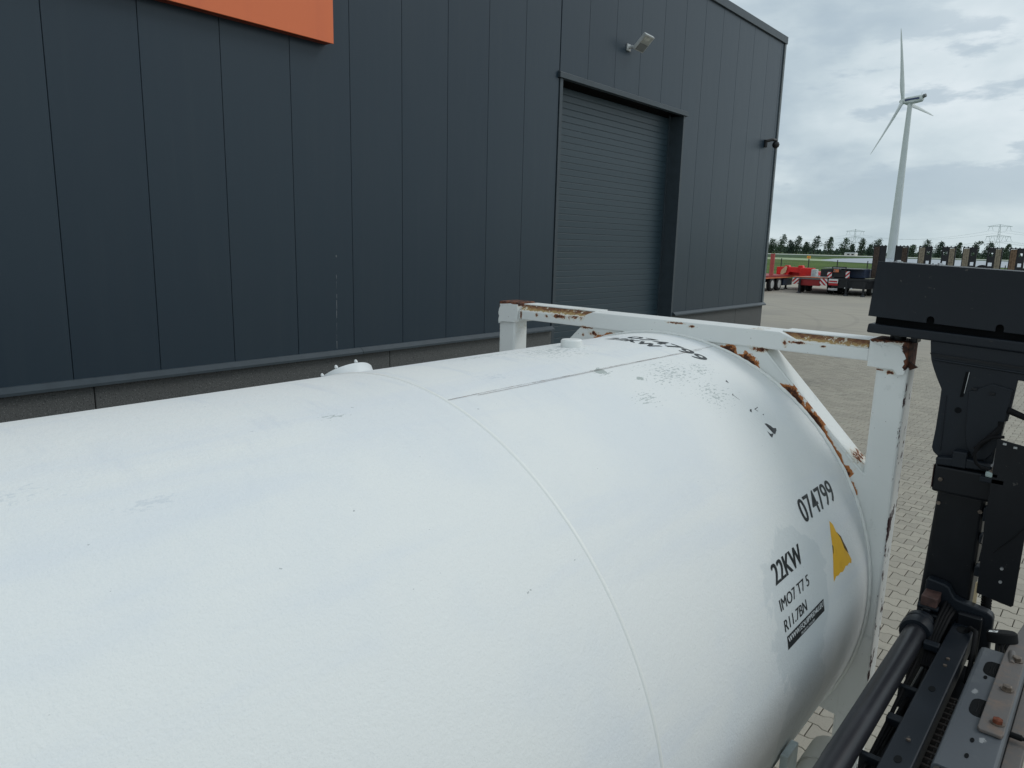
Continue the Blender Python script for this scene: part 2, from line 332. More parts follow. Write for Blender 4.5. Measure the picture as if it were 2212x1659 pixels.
M_leaf = island_mat('foliage_hazed', (.060, .095, .065), (.105, .145, .095)); M_leaf2 = island_mat('foliage_dark_hazed', (.052, .086, .066), (.080, .115, .085))  # leaf colours lightened and greyed: distance haze is painted into them
M_bark = simple('bark', (.06, .05, .04), .9)
M_steel = simple('galvanised_lattice', (.62, .68, .70), .6); M_cable = simple('cable_grey', (.50, .55, .58), .6)
M_turb = simple('turbine_white', (.66, .69, .68), .6, .2, var=.06, scale=.3); M_turbblue = simple('turbine_blue', (.03, .05, .15), .5)
M_red = simple('trailer_red', (.75, .018, .016), .38, var=.2, scale=2); M_dred = simple('trailer_dark_red', (.30, .018, .020), .5, scale=2)
M_pink = simple('faded_red', (.50, .10, .09), .6, scale=2)
M_meadow2 = simple('pale_deck_wood', (.38, .37, .28), .8, scale=2)
M_deckred = simple('deck_red', (.33, .045, .045), .6, scale=2)
M_tblack = simple('trailer_black', (.012, .014, .018), .5, scale=2); M_tblue = simple('trailer_blue', (.015, .03, .07), .5)
M_tgrey = simple('trailer_grey', (.16, .17, .17), .6); M_tyre = simple('tyre', (.013, .013, .014), .75); M_rim = simple('rim', (.55, .55, .54), .4)
M_wood = simple('ramp_wood', (.30, .26, .20), .85, .1, var=.4, scale=8); M_woodd = simple('ramp_wood_dark', (.10, .075, .062), .85, .1, var=.4, scale=8); M_woodb = simple('ramp_wood_brown', (.22, .15, .10), .85, .1, var=.4, scale=8)
M_hzw = simple('hazard_white', (.72, .72, .72), .5, var=.05); M_hzr = simple('hazard_red', (.45, .02, .025), .5, var=.05)
M_orangeplate = simple('plate_orange', (.75, .22, .10), .5); M_whitebox = simple('white_box', (.60, .64, .64), .5); M_cream = simple('cream_panel', (.70, .55, .33), .6)
M_fence = simple('fence_post', (.02, .024, .022), .6); M_lampw = simple('lamp_housing', (.50, .52, .52), .45); M_camb = simple('camera_black', (.012, .012, .014), .5)
t = MT('lamp_glass', (.30, .31, .29), .15, .6); t.over(t.rng(t.noise(5, 2), .45, .6), (.50, .50, .45)); M_lampg = t.done()

# ------------------------------------------------------------------ mesh helpers
ORG = {}
class MB:
    def __init__(s): s.v = []; s.f = []; s.mi = []; s.cur = 0
    def add(s, vs, fs):
        o = len(s.v); s.v += [tuple(p) for p in vs]
        for f_ in fs: s.f.append(tuple(i+o for i in f_)); s.mi.append(s.cur)
        return s
    def box(s, x0, x1, y0, y1, z0, z1):
        return s.add([(x0, y0, z0), (x1, y0, z0), (x1, y1, z0), (x0, y1, z0), (x0, y0, z1), (x1, y0, z1), (x1, y1, z1), (x0, y1, z1)],
                     [(0, 3, 2, 1), (4, 5, 6, 7), (0, 1, 5, 4), (1, 2, 6, 5), (2, 3, 7, 6), (3, 0, 4, 7)])
    def prism(s, poly, ax, a, b):          # poly of 2-D points in the other two axes
        def P(p, t_):
            return (t_, p[0], p[1]) if ax == 'x' else ((p[0], t_, p[1]) if ax == 'y' else (p[0], p[1], t_))
        n_ = len(poly)
        ar = sum(poly[i][0]*poly[(i+1) % n_][1]-poly[(i+1) % n_][0]*poly[i][1] for i in range(n_))
        if ar < 0: poly = poly[::-1]
        vs = [P(p, a) for p in poly]+[P(p, b) for p in poly]
        fs = [tuple(range(n_))[::-1], tuple(range(n_, 2*n_))]+[(i, (i+1) % n_, n_+(i+1) % n_, n_+i) for i in range(n_)]
        if (b < a) != (ax == 'y'): fs = [f_[::-1] for f_ in fs]
        return s.add(vs, fs)
    def tube(s, pts, r, n_=12, caps=True):
        pts = [Vector(p) for p in pts]; rs = r if isinstance(r, (list, tuple)) else [r]*len(pts)
        vs = []; prev = None
        for i, p in enumerate(pts):
            d = (pts[min(i+1, len(pts)-1)]-pts[max(i-1, 0)]).normalized()
            if prev is None:
                a = d.cross(Vector((0, 0, 1)))
                if a.length < .01: a = d.cross(Vector((0, 1, 0)))
            else: a = prev-d*prev.dot(d)
            a.normalize(); prev = a; b = d.cross(a)
            for k in range(n_): vs.append(p+(a*cos(2*pi*k/n_)+b*sin(2*pi*k/n_))*rs[i])
        fs = []
        for i in range(len(pts)-1):
            for k in range(n_): fs.append((i*n_+k, i*n_+(k+1) % n_, (i+1)*n_+(k+1) % n_, (i+1)*n_+k))
        if caps: fs += [tuple(range(n_))[::-1], tuple((len(pts)-1)*n_+k for k in range(n_))]
        return s.add(vs, fs)
    def bar(s, p, q, w): return s.tube([p, q], w*.7, 4)
    def build(s, name, mat, parent=None, bevel=0, smooth=False, loc=None, seg=2):
        me = bpy.data.meshes.new(name); me.from_pydata(s.v, [], s.f)
        if smooth == 'all':
            bm = bmesh.new(); bm.from_mesh(me); bmesh.ops.recalc_face_normals(bm, faces=bm.faces[:]); bm.to_mesh(me); bm.free()
        for m_ in (mat if isinstance(mat, (list, tuple)) else [mat]): me.materials.append(m_)
        if any(s.mi): me.polygons.foreach_set('material_index', s.mi)
        me.update()
        if smooth:
            me.polygons.foreach_set('use_smooth', [True]*len(me.polygons))
        o = link(name, me, parent, loc)
        if smooth and smooth != 'all':
            try: me.set_sharp_from_angle(angle=radians(40))
            except Exception: pass
        if bevel:
            b = o.modifiers.new('bevel', 'BEVEL'); b.width = bevel; b.segments = seg; b.limit_method = 'ANGLE'; b.angle_limit = radians(35)
        return o
def link(name, me, parent=None, loc=None):
    o = bpy.data.objects.new(name, me); COL.objects.link(o)
    w = Vector(loc) if loc is not None else Vector((0, 0, 0)); ORG[o.name] = w
    if parent is not None:
        o.parent = parent; o.location = w-ORG[parent.name]
    else: o.location = w
    return o
def tag(o, label=None, cat=None, group=None, kind=None):
    if label: o['label'] = label
    if cat: o['category'] = cat
    if group: o['group'] = group
    if kind: o['kind'] = kind
    return o
def thing(name, loc, label, cat, group=None):
    return tag(link(name, None, None, loc), label, cat, group)
def struct(name, mb, mat, **k): return tag(mb.build(name, mat, **k), kind='structure')

# ------------------------------------------------------------------ ground and land
def sheet(name, poly, z, mat, kind='structure', th=.05):
    return tag(MB().prism(poly, 'z', z-th, z).build(name, mat), kind=kind)
NX = 24.0
sheet('ground', [(-400, -2500), (4500, -2500), (4500, 3500), (-400, 3500)], -.12, M_grass)
yard = tag(MB().box(-60, NX-.21, -60, 60, -.10, -.014).build('yard_paving', M_sand), kind='structure')
sheet('yard_pavement', [(NX-.205, -60), (74, -60), (74, 60), (NX-.205, 60)], 0.0, M_yard, th=.09)
MB().box(-60, -3, -60, 60, -.012, 0).build('paved_strip', M_yard, yard)
MB().box(-3, NX-.21, -60, -4.5, -.012, 0).build('paved_strip', M_yard, yard)
MB().box(-3, NX-.21, 14, 60, -.012, 0).build('paved_strip', M_yard, yard)
# bone shaped pavers, rows step along X, stones lie along Y
hw, nw, hl = .0792, .0566, .0968
out12 = [(hw, -hl), (hw, -.066), (nw, -.034), (nw, .034), (hw, .066), (hw, hl), (-hw, hl), (-hw, .066), (-nw, .034), (-nw, -.034), (-hw, -.066), (-hw, -hl)]
ins = [(x*.955 if abs(x) > .07 else x*.94, y*.965) for x, y in out12]
def stone_geo(dx=0, dy=0, tx=0, ty=0, dz=0):
    vs = [(dx+x, dy+y, dz-.012) for x, y in out12]+[(dx+x, dy+y, dz+tx*x+ty*y-.0035) for x, y in out12]+[(dx+x, dy+y, dz+tx*x+ty*y) for x, y in ins]
    fs = []
    for k in range(12):
        k2 = (k+1) % 12; fs += [(k, k2, 12+k2, 12+k), (12+k, 12+k2, 24+k2, 24+k)]
    fs.append(tuple(range(24, 36))); return vs, fs
cells = []
i0, i1 = int(-3/.142)+1, int(NX/.142)-1
Mi = Matrix((R2, U2, -Fw))
def project(p):
    d = Vector(p)-Vector((0, 0, CH)); c_ = Mi @ d
    if c_.z > -.1: return None
    return 1106+1570*c_.x/-c_.z, 829.5-1570*c_.y/-c_.z
vis = []
for i in range(i0, i1):
    X = i*.142
    for j in range(-24, 70):
        Y = j*.2+(.1 if i % 2 else 0)
        if Y > 9.1 and X < 23.5: continue
        if Y < .03*X-3.4 or Y > .52*X+3.2: continue
        cells.append((X, Y)); p = project((X, Y, 0))
        if p and 0 < p[0] < 2212 and p[1] < 1659:
            x, y = p
            if (1880 < x < 2035 and y > 1000) or (x > 2120 and y > 1250) or (1640 < x < 1880 and y > 1500): vis.append((math.hypot(X, Y), X, Y))
vis.sort(); chosen = set((a[1], a[2]) for a in vis[:298])
base = [bpy.data.meshes.new('paving_stone') for _ in range(4)]
for b_ in base:
    vs, fs = stone_geo(0, 0, random.uniform(-.02, .02), random.uniform(-.015, .015)); b_.from_pydata(vs, [], fs); b_.materials.append(M_stone); b_.update()
for (X, Y) in chosen: link('paving_stone', random.choice(base), yard, (X, Y, random.uniform(-.0015, .0015)))
sv, sf = [], []
for (X, Y) in cells:
    if (X, Y) in chosen: continue
    vs, fs = stone_geo(X, Y, random.uniform(-.02, .02), random.uniform(-.015, .015), random.uniform(-.0015, .0015)); o_ = len(sv); sv += vs; sf += [tuple(q+o_ for q in f_) for f_ in fs]
mb = MB(); mb.v = sv; mb.f = sf; mb.mi = [0]*len(sf)
tag(mb.build('paving_stones', M_stone, yard), kind='stuff')
def azp(az, d): return (d*cos(radians(az)), d*sin(radians(az)))
def strip(name, pts_near, pts_far, z, mat): return sheet(name, [azp(a, d) for a, d in pts_near]+[azp(a, d) for a, d in pts_far[::-1]], z, mat)
strip('pale_meadow', [(35, 285), (23, 262), (20, 250), (17.6, 240), (17.2, 244)], [(35, 335), (23, 320), (20, 312), (18.2, 300), (17.4, 285)], -.04, M_meadow)
strip('reed_bank', [(40, 336), (20, 330), (17, 420), (12, 455), (4, 462), (-6, 462)], [(40, 520), (20, 520), (17, 520), (12, 520), (4, 520), (-6, 520)], -.06, M_darkgrass)
lake = strip('lake', [(17.9, 262), (17.0, 238), (14, 222), (10, 225), (4, 225), (-8, 225)], [(17.9, 275), (17.0, 330), (14, 440), (10, 452), (4, 458), (-8, 458)], -.03, M_water)
strip('sand_bank', [(45, 545), (20, 545), (4, 545), (-10, 545)], [(45, 625), (20, 625), (4, 610), (-10, 610)], -.05, M_paleland)

# ------------------------------------------------------------------ hall
WY = 9.23; ZL = 1.285; ZE = 9.13
hall = thing('industrial_hall', (23.2, WY, 0), 'dark anthracite industrial hall clad in tall vertical panels with a closed roller door', 'building')
c_ = MB().box(-6, 12.1, WY+.075, 30, 0, 9.25).box(17.2, 23.2, WY+.075, 30, 0, 9.25).box(12.1, 17.2, WY+.075, 30, 6.25, 9.25).box(12.1, 17.2, WY+.60, 30, 0, 6.25)
c_.build('wall', M_gap, hall)
def panel(x0, x1, z0, z1):
    return MB().box(x0+.003, x1-.003, WY, WY+.06, z0, z1).build('wall_panel', M_panel, hall, bevel=.004, seg=1)
for k in range(-6, 23):
    if 12 <= k <= 16: panel(max(k, 12.06), k+1, 6.325, ZE)
    elif k == 17: MB().prism([(17.004, 6.325), (17.26, 6.325), (17.26, ZL), (17.996, ZL), (17.996, ZE), (17.004, ZE)], 'y', WY, WY+.06).build('wall_panel', M_panel, hall, bevel=.004, seg=1)
    elif k == 11: panel(11, 12.04, ZL, ZE)
    else: panel(k, k+1, ZL, ZE)
panel(23, 23.18, ZL, ZE)
for (a, b) in [(-6, -1.3), (-1.3, 3.2), (3.2, 7.7), (7.7, 12.06), (17.26, 21.2), (21.2, 23.25)]:
    MB().box(a+.006, b-.006, WY-.02, WY+.06, 0, ZL-.06).build('plinth_panel', M_plinth, hall, bevel=.006, seg=1)
prof = [(WY+.0, ZL+.025), (WY-.035, ZL+.022), (WY-.105, ZL-.035), (WY-.105, ZL-.068), (WY-.085, ZL-.068), (WY-.085, ZL-.05), (WY-.0, ZL-.05)]
for (a, b) in [(-6, 1.1), (1.1, 7.1), (7.1, 12.06), (17.25, 23.34)]:
    MB().prism(prof, 'x', a+.003, b-.003).build('base_flashing', M_trim, hall)
MB().box(-6, 23.32, WY-.055, WY+.25, ZE-.005, ZE+.20).build('roof_coping', M_trim, hall, bevel=.006)
MB().box(23.185, 23.30, WY-.03, WY+.20, ZL-.04, ZE-.01).build('corner_trim', M_cornertrim, hall, bevel=.006)
MB().box(23.2, 23.26, WY+.2, 30, 0, ZE).build('gable_wall', M_panel, hall)
MB().box(-6.05, 23.25, WY+.2, 30, ZE+.12, ZE+.16).build('roof', M_tgrey, hall)
MB().prism([(WY-.06, 6.20), (WY-.06, 6.30), (WY-.01, 6.325), (WY+.06, 6.325), (WY+.06, 6.20)], 'x', 12.0, 17.31).build('door_lintel', M_trim, hall, bevel=.003)
MB().box(12.055, 12.15, WY-.02, WY+.34, 0, 6.198).build('door_jamb', M_trim, hall, bevel=.003)
MB().box(17.16, 17.25, WY-.02, WY+.40, 0, 6.198).build('door_jamb', M_trim, hall, bevel=.003)
door = MB().box(12.15, 17.16, WY+.39, WY+.41, 0, 6.25).build('roller_door', M_gap, hall)
sl = bpy.data.meshes.new('door_slat'); h = .1335
q = [(-.006, .0005), (-.010, .004), (-.013, .010), (-.013, h-.008), (-.010, h-.003), (-.006, h-.0005), (.012, h-.0005), (.012, .0005)]
tmp = MB().prism(q, 'x', 12.17, 17.15); sl.from_pydata(tmp.v, [], tmp.f); sl.materials.append(M_slat); sl.update()
for k in range(46): link('door_slat', sl, door, (0, WY+.375, .02+k*h))
MB().box(12.152, 12.21, WY+.345, WY+.37, 0, 6.24).build('guide_rail', M_trim, door); MB().box(17.10, 17.158, WY+.345, WY+.37, 0, 6.24).build('guide_rail', M_trim, door)
# bird dropping streak: a thin crust on the fifth panel
s_ = MB()
random.seed(3); zz = 2.45
while zz > 1.33:
    l = random.uniform(.03, .16); w = random.uniform(.001, .004)*(1.6 if 2.05 < zz < 2.3 else 1)
    xx = 6.69+random.uniform(-.003, .003)-(2.4-zz)*.02
    s_.prism([(xx-w, zz), (xx+w, zz), (xx+w*.6, zz-l), (xx-w*.4, zz-l)], 'y', WY-.0012, WY-.0002); zz -= l*random.uniform(1.0, 1.9)
s_.prism([(6.683, 2.74), (6.70, 2.745), (6.702, 2.72), (6.69, 2.712)], 'y', WY-.0012, WY-.0002)
tag(s_.build('dropping_streak', M_streak, hall), kind='stuff')

sg = thing('sign', (3.8, WY-.02, 5.67), 'large orange sign board hung on the dark hall wall', 'sign')
MB().box(1.0, 6.60, WY-.175, WY-.155, 5.665, 8.6).build('sign_face', M_orange, sg, bevel=.004)
MB().box(1.01, 6.59, WY-.154, WY-.002, 5.675, 8.59).build('sign_frame', M_sign_edge, sg)

# flood light: a flat head reaching out from the wall, glass underneath
fl_ = thing('floodlight', (14.33, WY, 7.15), 'grey wall floodlight angled outwards above the roller door', 'lamp')
lo, hi_ = Vector((14.61, 9.05, 7.165)), Vector((14.62, 8.77, 7.44)); ly = (hi_-lo).normalized(); lx = Vector((1, 0, 0)); lx = (lx-ly*lx.dot(ly)).normalized(); ln = ly.cross(lx)   # ln looks up and back
if ln.z < 0: ln = -ln
def rbox(a, name, mat, par, bev=.01):
    m_ = MB().box(*a); m_.v = [tuple(lo+lx*p[0]+ly*p[1]+ln*p[2]) for p in m_.v]; return m_.build(name, mat, par, bevel=bev)
LLn = (hi_-lo).length
hd = rbox((-.19, .19, 0, LLn, 0, .07), 'lamp_housing', M_lampw, fl_)
rbox((-.165, .165, LLn*.50, LLn-.025, -.006, -.0005), 'lamp_glass', M_lampg, hd, .001)
rbox((-.165, .165, .02, LLn*.48, -.006, -.0005), 'driver_cover', M_tgrey, hd, .001)
MB().tube([(14.47, WY, 7.24), (14.47, 9.12, 7.24), (14.50, 9.03, 7.22)], .035, 10).build('lamp_bracket', M_lampw, fl_, smooth=True)
MB().box(14.40, 14.54, WY-.03, WY-.001, 7.17, 7.31).build('wall_plate', M_lampw, fl_, bevel=.005)
cc = thing('security_camera', (22.5, WY, 6.2), 'small black security camera on a bracket near the hall corner', 'camera')
MB().box(22.30, 22.42, WY-.06, WY-.001, 6.02, 6.24).build('mounting_plate', M_camb, cc, bevel=.01)
MB().tube([(22.36, WY-.05, 6.20), (22.45, 9.04, 6.24), (22.62, 9.0, 6.24), (22.64, 9.0, 6.18)], .045, 10).build('arm', M_camb, cc, smooth=True)
MB().tube([(22.64, 9.0, 6.19), (22.64, 9.0, 6.12), (22.64, 9.0, 6.05), (22.64, 9.0, 6.01)], [.08, .11, .09, .04], 16).build('dome', M_camb, cc, smooth=True)

# ------------------------------------------------------------------ tank container
TY, TZ, TR = 1.945, 1.35, 1.175
tk = thing('tank_container', (.7, TY, 0), 'white tank container with chipped paint, black lettering and a rusty end frame', 'tank container')
def ringpts(X, r, n_=128, a0=0, a1=360): return [(X, TY-r*sin(radians(a0+(a1-a0)*k/n_)), TZ+r*cos(radians(a0+(a1-a0)*k/n_))) for k in range(n_+1)]
def lathe_x(prof_, n_=192):
    s = MB(); vs = []
    for (X, r_) in prof_:
        for k in range(n_): a = 2*pi*k/n_; vs.append((X, TY-r_*sin(a), TZ+r_*cos(a)))
    fs = [(i*n_+k, i*n_+(k+1) % n_, (i+1)*n_+(k+1) % n_, (i+1)*n_+k) for i in range(len(prof_)-1) for k in range(n_)]
    fs += [tuple(range(n_))[::-1], tuple((len(prof_)-1)*n_+k for k in range(n_))]
    return s.add(vs, fs)
shell = lathe_x([(-2.20, TR), (-.4, TR), (.6, TR), (1.606, TR), (1.610, TR-.0015), (2.2, TR-.0015), (3.028, TR-.0015), (3.032, TR-.0009), (3.3, TR-.0009), (3.56, TR-.0009)]).build('shell', M_tank, tk, smooth=True)
def arc_tube(X, r, rr, a0, a1, step=1.5, jit=.0, name='weld_seam', mat=None, flat=1):
    n_ = int((a1-a0)/step); pts = ringpts(X, r, n_, a0, a1)
    pts = [(p[0]+random.uniform(-jit, jit), p[1], p[2]) for p in pts]
    return MB().tube(pts, [rr*random.uniform(.8, 1.2) if jit else rr for _ in pts], 8).build(name, mat or M_weld, tk, smooth=True)
random.seed(11)
wl = lathe_x([(1.5965, TR-.003), (1.6000, TR+.0014), (1.605, TR+.0034), (1.609, TR+.0034), (1.6135, TR+.0014), (1.6170, TR-.003)])
wl.f = wl.f[:-2]; wl.mi = wl.mi[:-2]; wl.build('weld_seam', M_weld, tk, smooth=True)
arc_tube(3.556, TR+.004, .008, -60, 175, .8, .003)
# longitudinal cladding seam with dirt in it
a = radians(14.6)
def on(X, arc, off=0.0):
    th = arc/TR; return (X, TY-(TR+off)*sin(th), TZ+(TR+off)*cos(th))
def strip_on(name, X0, X1, arcf, w, off, mat, n_=60):
    s = MB(); vs = []
    for k in range(n_+1):
        X = X0+(X1-X0)*k/n_; ac = arcf(X); ww = w(X) if callable(w) else w
        vs += [on(X, ac-ww, off), on(X, ac+ww, off)]
    return s.add(vs, [(2*k, 2*k+1, 2*k+3, 2*k+2) for k in range(n_)]).build(name, mat, tk)
random.seed(5)
_ph = [random.uniform(.0003, .0010) for _ in range(200)]
strip_on('cladding_seam', 1.612, 3.54, lambda X: .3015+.0015*sin(X*9), lambda X: _ph[int((X-1.6)*60)], .0006, M_rustdark, 90)
strip_on('cladding_scratch', 1.75, 3.4, lambda X: .3085+.0025*sin(X*4), .0007, .0006, M_rustdark, 60)
# cap, man lid
nrm = Vector((0, -sin(radians(-2)), cos(radians(-2)))); p0 = Vector(on(2.735, -.025, -.01))
MB().tube([p0, p0+nrm*.037, p0+nrm*.043], [.050, .050, .045], 32).build('filler_cap', M_frame, tk, smooth=True, bevel=.002)
nl = Vector((.02, sin(radians(33)), cos(radians(33)))).normalized(); p0 = Vector((1.875, 2.515, 2.375))
lid = MB().tube([p0-nl*.05, p0-nl*.002, p0, p0+nl*.045, p0+nl*.052, p0+nl*.058], [.10, .10, .118, .118, .113, .08], 40).build('manhole_lid', M_white, tk, smooth=True)
aL = nl.cross(Vector((1, 0, 0))).normalized(); bL = nl.cross(aL)
for ang in (40, 85, 130, 178, 250, 300):
    d_ = aL*cos(radians(ang))+bL*sin(radians(ang)); c0 = p0+d_*.105+nl*.055
    MB().tube([c0, c0+nl*.008, c0+nl*.014], [.007, .007, .004], 10).build('clamp_nut', M_white, lid, smooth=True)
MB().tube([(2.0, 2.05, 2.4), (2.0, 2.9, 2.1)], .01, 6)
# end frames
FR = lambda y, z: z+(y-.75)*.0062         # the frame sits a hair out of level
def frame(X, sg_, front):
    def bx(x0, x1, y0, y1, z0, z1, **k):
        a_, b_ = (X+sg_*x0, X+sg_*x1); m_ = MB().box(min(a_, b_), max(a_, b_), y0, y1, z0, z1); m_.v = [(p[0], p[1], FR(p[1], p[2]) if p[2] > 1 else p[2]) for p in m_.v]; return m_
    def pr(poly, x0, x1):
        m_ = MB().prism([(y, FR(y, z)) for y, z in poly], 'x', min(X+sg_*x0, X+sg_*x1), max(X+sg_*x0, X+sg_*x1)); return m_
    # rail with chamfered, rusted ends
    pr([(.895, 2.500), (.895, 2.556), (1.215, 2.557), (1.31, 2.591), (2.42, 2.592), (2.50, 2.557), (2.985, 2.556), (2.985, 2.500)], .0, .168).build('top_rail', M_frame, tk, bevel=.005)
    for (a_, b_) in ((.905, 1.31), (2.425, 2.972)):
        m_ = MB(); x0, x1, x2 = X+sg_*.006, X+sg_*.040, X+sg_*.165
        vs = [(x0, a_, 2.557), (x1, a_, 2.5905), (x2, a_, 2.5905), (x2, a_, 2.557), (x0, b_, 2.557), (x1, b_, 2.5905), (x2, b_, 2.5905), (x2, b_, 2.557)]
        m_.add([(p[0], p[1], FR(p[1], p[2])) for p in vs], [(0, 1, 5, 4), (1, 2, 6, 5), (2, 3, 7, 6), (0, 3, 2, 1), (4, 5, 6, 7)]); m_.build('rusty_rail_chamfer', M_rust, tk)
        m2 = bx(.036, .17, a_, b_, 2.5912, 2.597); m2.build('rail_top_plate', M_frame, tk, bevel=.001)
    for side in (0, 1):
        M_ = (lambda y: y) if side == 0 else (lambda y: 2*TY-y)
        def b2(x0, x1, y0, y1, z0, z1): ys = sorted((M_(y0), M_(y1))); return bx(x0, x1, ys[0], ys[1], z0, z1)
        post = b2(.013, .143, .727, .862, .118, 2.49).build('corner_post', M_frame, tk, bevel=.014, seg=3)
        cs = b2(.0, .178, .735, .897, 2.478, 2.604).build('corner_casting', M_cast, tk, bevel=.008, seg=2)
        # torn front plate of the casting, lower lip longer on the outside
        random.seed(20+side); e_ = []
        zt = [2.585, 2.572, 2.56, 2.548, 2.53, 2.52, 2.505, 2.49, 2.475, 2.458]
        ys_ = [.775, .762, .758, .748, .740, .750, .744, .752, .738, .742] if side == 0 else [.744, .752, .742, .738, .735, .735, .741, .736, .735, .738]
        poly = ([(M_(.895), 2.597), (M_(.885), 2.589), (M_(.872), 2.586), (M_(.862), 2.577), (M_(.852), 2.580), (M_(.844), 2.569), (M_(.836), 2.577), (M_(.822), 2.580), (M_(.812), 2.588), (M_(.80), 2.591), (M_(.79), 2.586)] if side == 0 else [(M_(.895), 2.592), (M_(.86), 2.590), (M_(.83), 2.594), (M_(.80), 2.590)])+[(M_(y), z) for y, z in zip(ys_, zt)]+([(M_(.768), 2.452), (M_(.785), 2.476)] if side == 0 else [(M_(.76), 2.470), (M_(.79), 2.474)])+[(M_(.895), 2.478)]
        pr(poly, -.004, -.0005).build('casting_face', M_frame, cs)
        b2(.0, .178, .735, .897, .0, .118).build('corner_casting', M_frame, tk, bevel=.008)
        if side == 0 and front:
            pr([(.735, 2.515), (.698, 2.492), (.735, 2.472)], .03, .05).build('guide_lug', M_rustdark, tk)
        # gussets between shell and corner
        arcp = [(TY-(TR-.02)*sin(radians(p)), TZ+(TR-.02)*cos(radians(p))) for p in range(12, 78, 3)]
        g_ = [(1.388, 2.502)]+[(1.745, 2.5025)]+arcp+[(.80, 1.60), (.80, 1.93), (.860, 1.97)]
        pr([(M_(y), z) for y, z in g_], .012, .020).build('gusset_plate', M_frame, tk)
        fl2 = [(1.388, 2.502), (.860, 1.970), (.860, 1.952), (1.372, 2.467)]
        pr([(M_(y), z) for y, z in fl2], .010, .165).build('diagonal_brace', M_frame, tk, bevel=.003)
        g2 = [(TY-(TR-.02)*sin(radians(p)), TZ+(TR-.02)*cos(radians(p))) for p in range(96, 125, 3)]+[(.80, .70), (.80, 1.25)]
        pr([(M_(y), z) for y, z in g2], .014, .022).build('gusset_plate', M_frame, tk)
    b3 = bx(.0, .15, .9, 2.99, .03, .14); b3.build('bottom_rail', M_frame, tk, bevel=.006)
frame(3.557, 1, True); frame(-2.2, -1, False)
for y in (.80, 3.09): MB().box(-2.2, 3.557, y-.06, y+.06, .05, .16).build('side_rail', M_frame, tk, bevel=.006)
# lower fittings beside the shell
dt = MB().tube([(1.9, .742, .80), (3.05, .742, .80)], .082, 40).build('document_tube', M_greyplas, tk, smooth=True)
MB().tube([(2.93, .742, .80), (3.11, .742, .80), (3.118, .742, .80)], [.090, .090, .082], 40).build('tube_cap', M_greyplas, dt, smooth=True)
s = MB()
for k in range(9):
    a_ = radians(-2+k*9); s.v += [(2.955, .742-.0915*sin(a_), .80+.0915*cos(a_)), (3.06, .742-.0915*sin(a_), .80+.0915*cos(a_))]
s.f = [(2*k, 2*k+1, 2*k+3, 2*k+2) for k in range(8)]; s.mi = [0]*8; s.build('tube_label', M_label, dt)
MB().box(2.60, 2.72, .77, .80, .90, 1.07).build('holder_bracket', M_whitepeel, tk, bevel=.004)
MB().box(2.0, 2.60, .775, .80, .82, 1.0).build('holder_bracket', M_greyplas, tk, bevel=.004)

# lettering laid on the shell
def text_mesh(body, off=.0):
    cu = bpy.data.curves.new('t', 'FONT'); cu.body = body; cu.size = 1; cu.offset = off; cu.resolution_u = 4
    ob = bpy.data.objects.new('t', cu); COL.objects.link(ob); bpy.context.view_layer.update()
    me = bpy.data.meshes.new_from_object(ob.evaluated_get(bpy.context.evaluated_depsgraph_get()))
    bpy.data.objects.remove(ob); bpy.data.curves.remove(cu); return me
def lettering(name, body, mat, fn, w, h_, parent, off=.0, cuts='v', bold=0):
    me = text_mesh(body, off); xs = [v_.co.x for v_ in me.vertices]; ys = [v_.co.y for v_ in me.vertices]
    x0, x1, y0, y1 = min(xs), max(xs), min(ys), max(ys)
    for v_ in me.vertices: v_.co = ((v_.co.x-x0)/(x1-x0)*(w-bold), (v_.co.y-y0)/(y1-y0)*h_, 0)
    bm = bmesh.new(); bm.from_mesh(me); bmesh.ops.triangulate(bm, faces=bm.faces[:])
    if bold:                                     # heavier strokes: the same outline once more, set beside itself
        g_ = bmesh.ops.duplicate(bm, geom=bm.verts[:]+bm.edges[:]+bm.faces[:])
        for v_ in g_['geom']:
            if isinstance(v_, bmesh.types.BMVert): v_.co.x += bold; v_.co.z = .00012
    ext = h_ if cuts == 'v' else w; step = .012; n_ = int(ext/step)
    for k in range(1, n_+1):
        co = (0, k*step, 0) if cuts == 'v' else (k*step, 0, 0); no = (0, 1, 0) if cuts == 'v' else (1, 0, 0)
        bmesh.ops.bisect_plane(bm, geom=bm.verts[:]+bm.edges[:]+bm.faces[:], plane_co=co, plane_no=no)
    for v_ in bm.verts: v_.co = fn(v_.co.x, v_.co.y, v_.co.z)
    bm.to_mesh(me); bm.free(); me.name = name; me.materials.clear(); me.materials.append(mat); me.update()
    return link(name, me, parent)
side = lambda X0, arc0: (lambda u_, v_, z_=0: Vector(on(X0+u_, arc0-v_, -.0003+z_)))
topf = lambda X0, a0: (lambda u_, v_, z_=0: Vector(on(X0+v_, a0+u_, -.0001+z_)))
lettering('number_lettering', '074799', M_ink, side(2.937, 1.283), .402, .097, tk, .002, 'v', .0055)
lettering('code_lettering', '22KW', M_ink, side(2.520, 1.402), .288, .075, tk, .002, 'v', .007)
lettering('type_lettering', 'IMO7 T7 5', M_ink, side(2.512, 1.496), .300, .043, tk, 0, 'v', .0018)
lettering('type_lettering', 'R11.7BN', M_ink, side(2.518, 1.575), .230, .043, tk, 0, 'v', .0018)
bn = MB()
for k in range(5):
    ac = 1.5945+.050*k/4; bn.v += [on(2.528, ac, -.0005), on(2.928, ac, -.0005)]
bn.f = [(2*k, 2*k+2, 2*k+3, 2*k+1) for k in range(4)]; bn.mi = [0]*4
ban = bn.build('web_banner', M_ink, tk)
lettering('banner_lettering', 'WWW.EQUIPPED4U.EU', M_inkw, lambda u_, v_, z_=0: Vector(on(2.535+u_, 1.6245-v_, .0001+z_)), .384, .024, ban, 0, 'v', .0018)
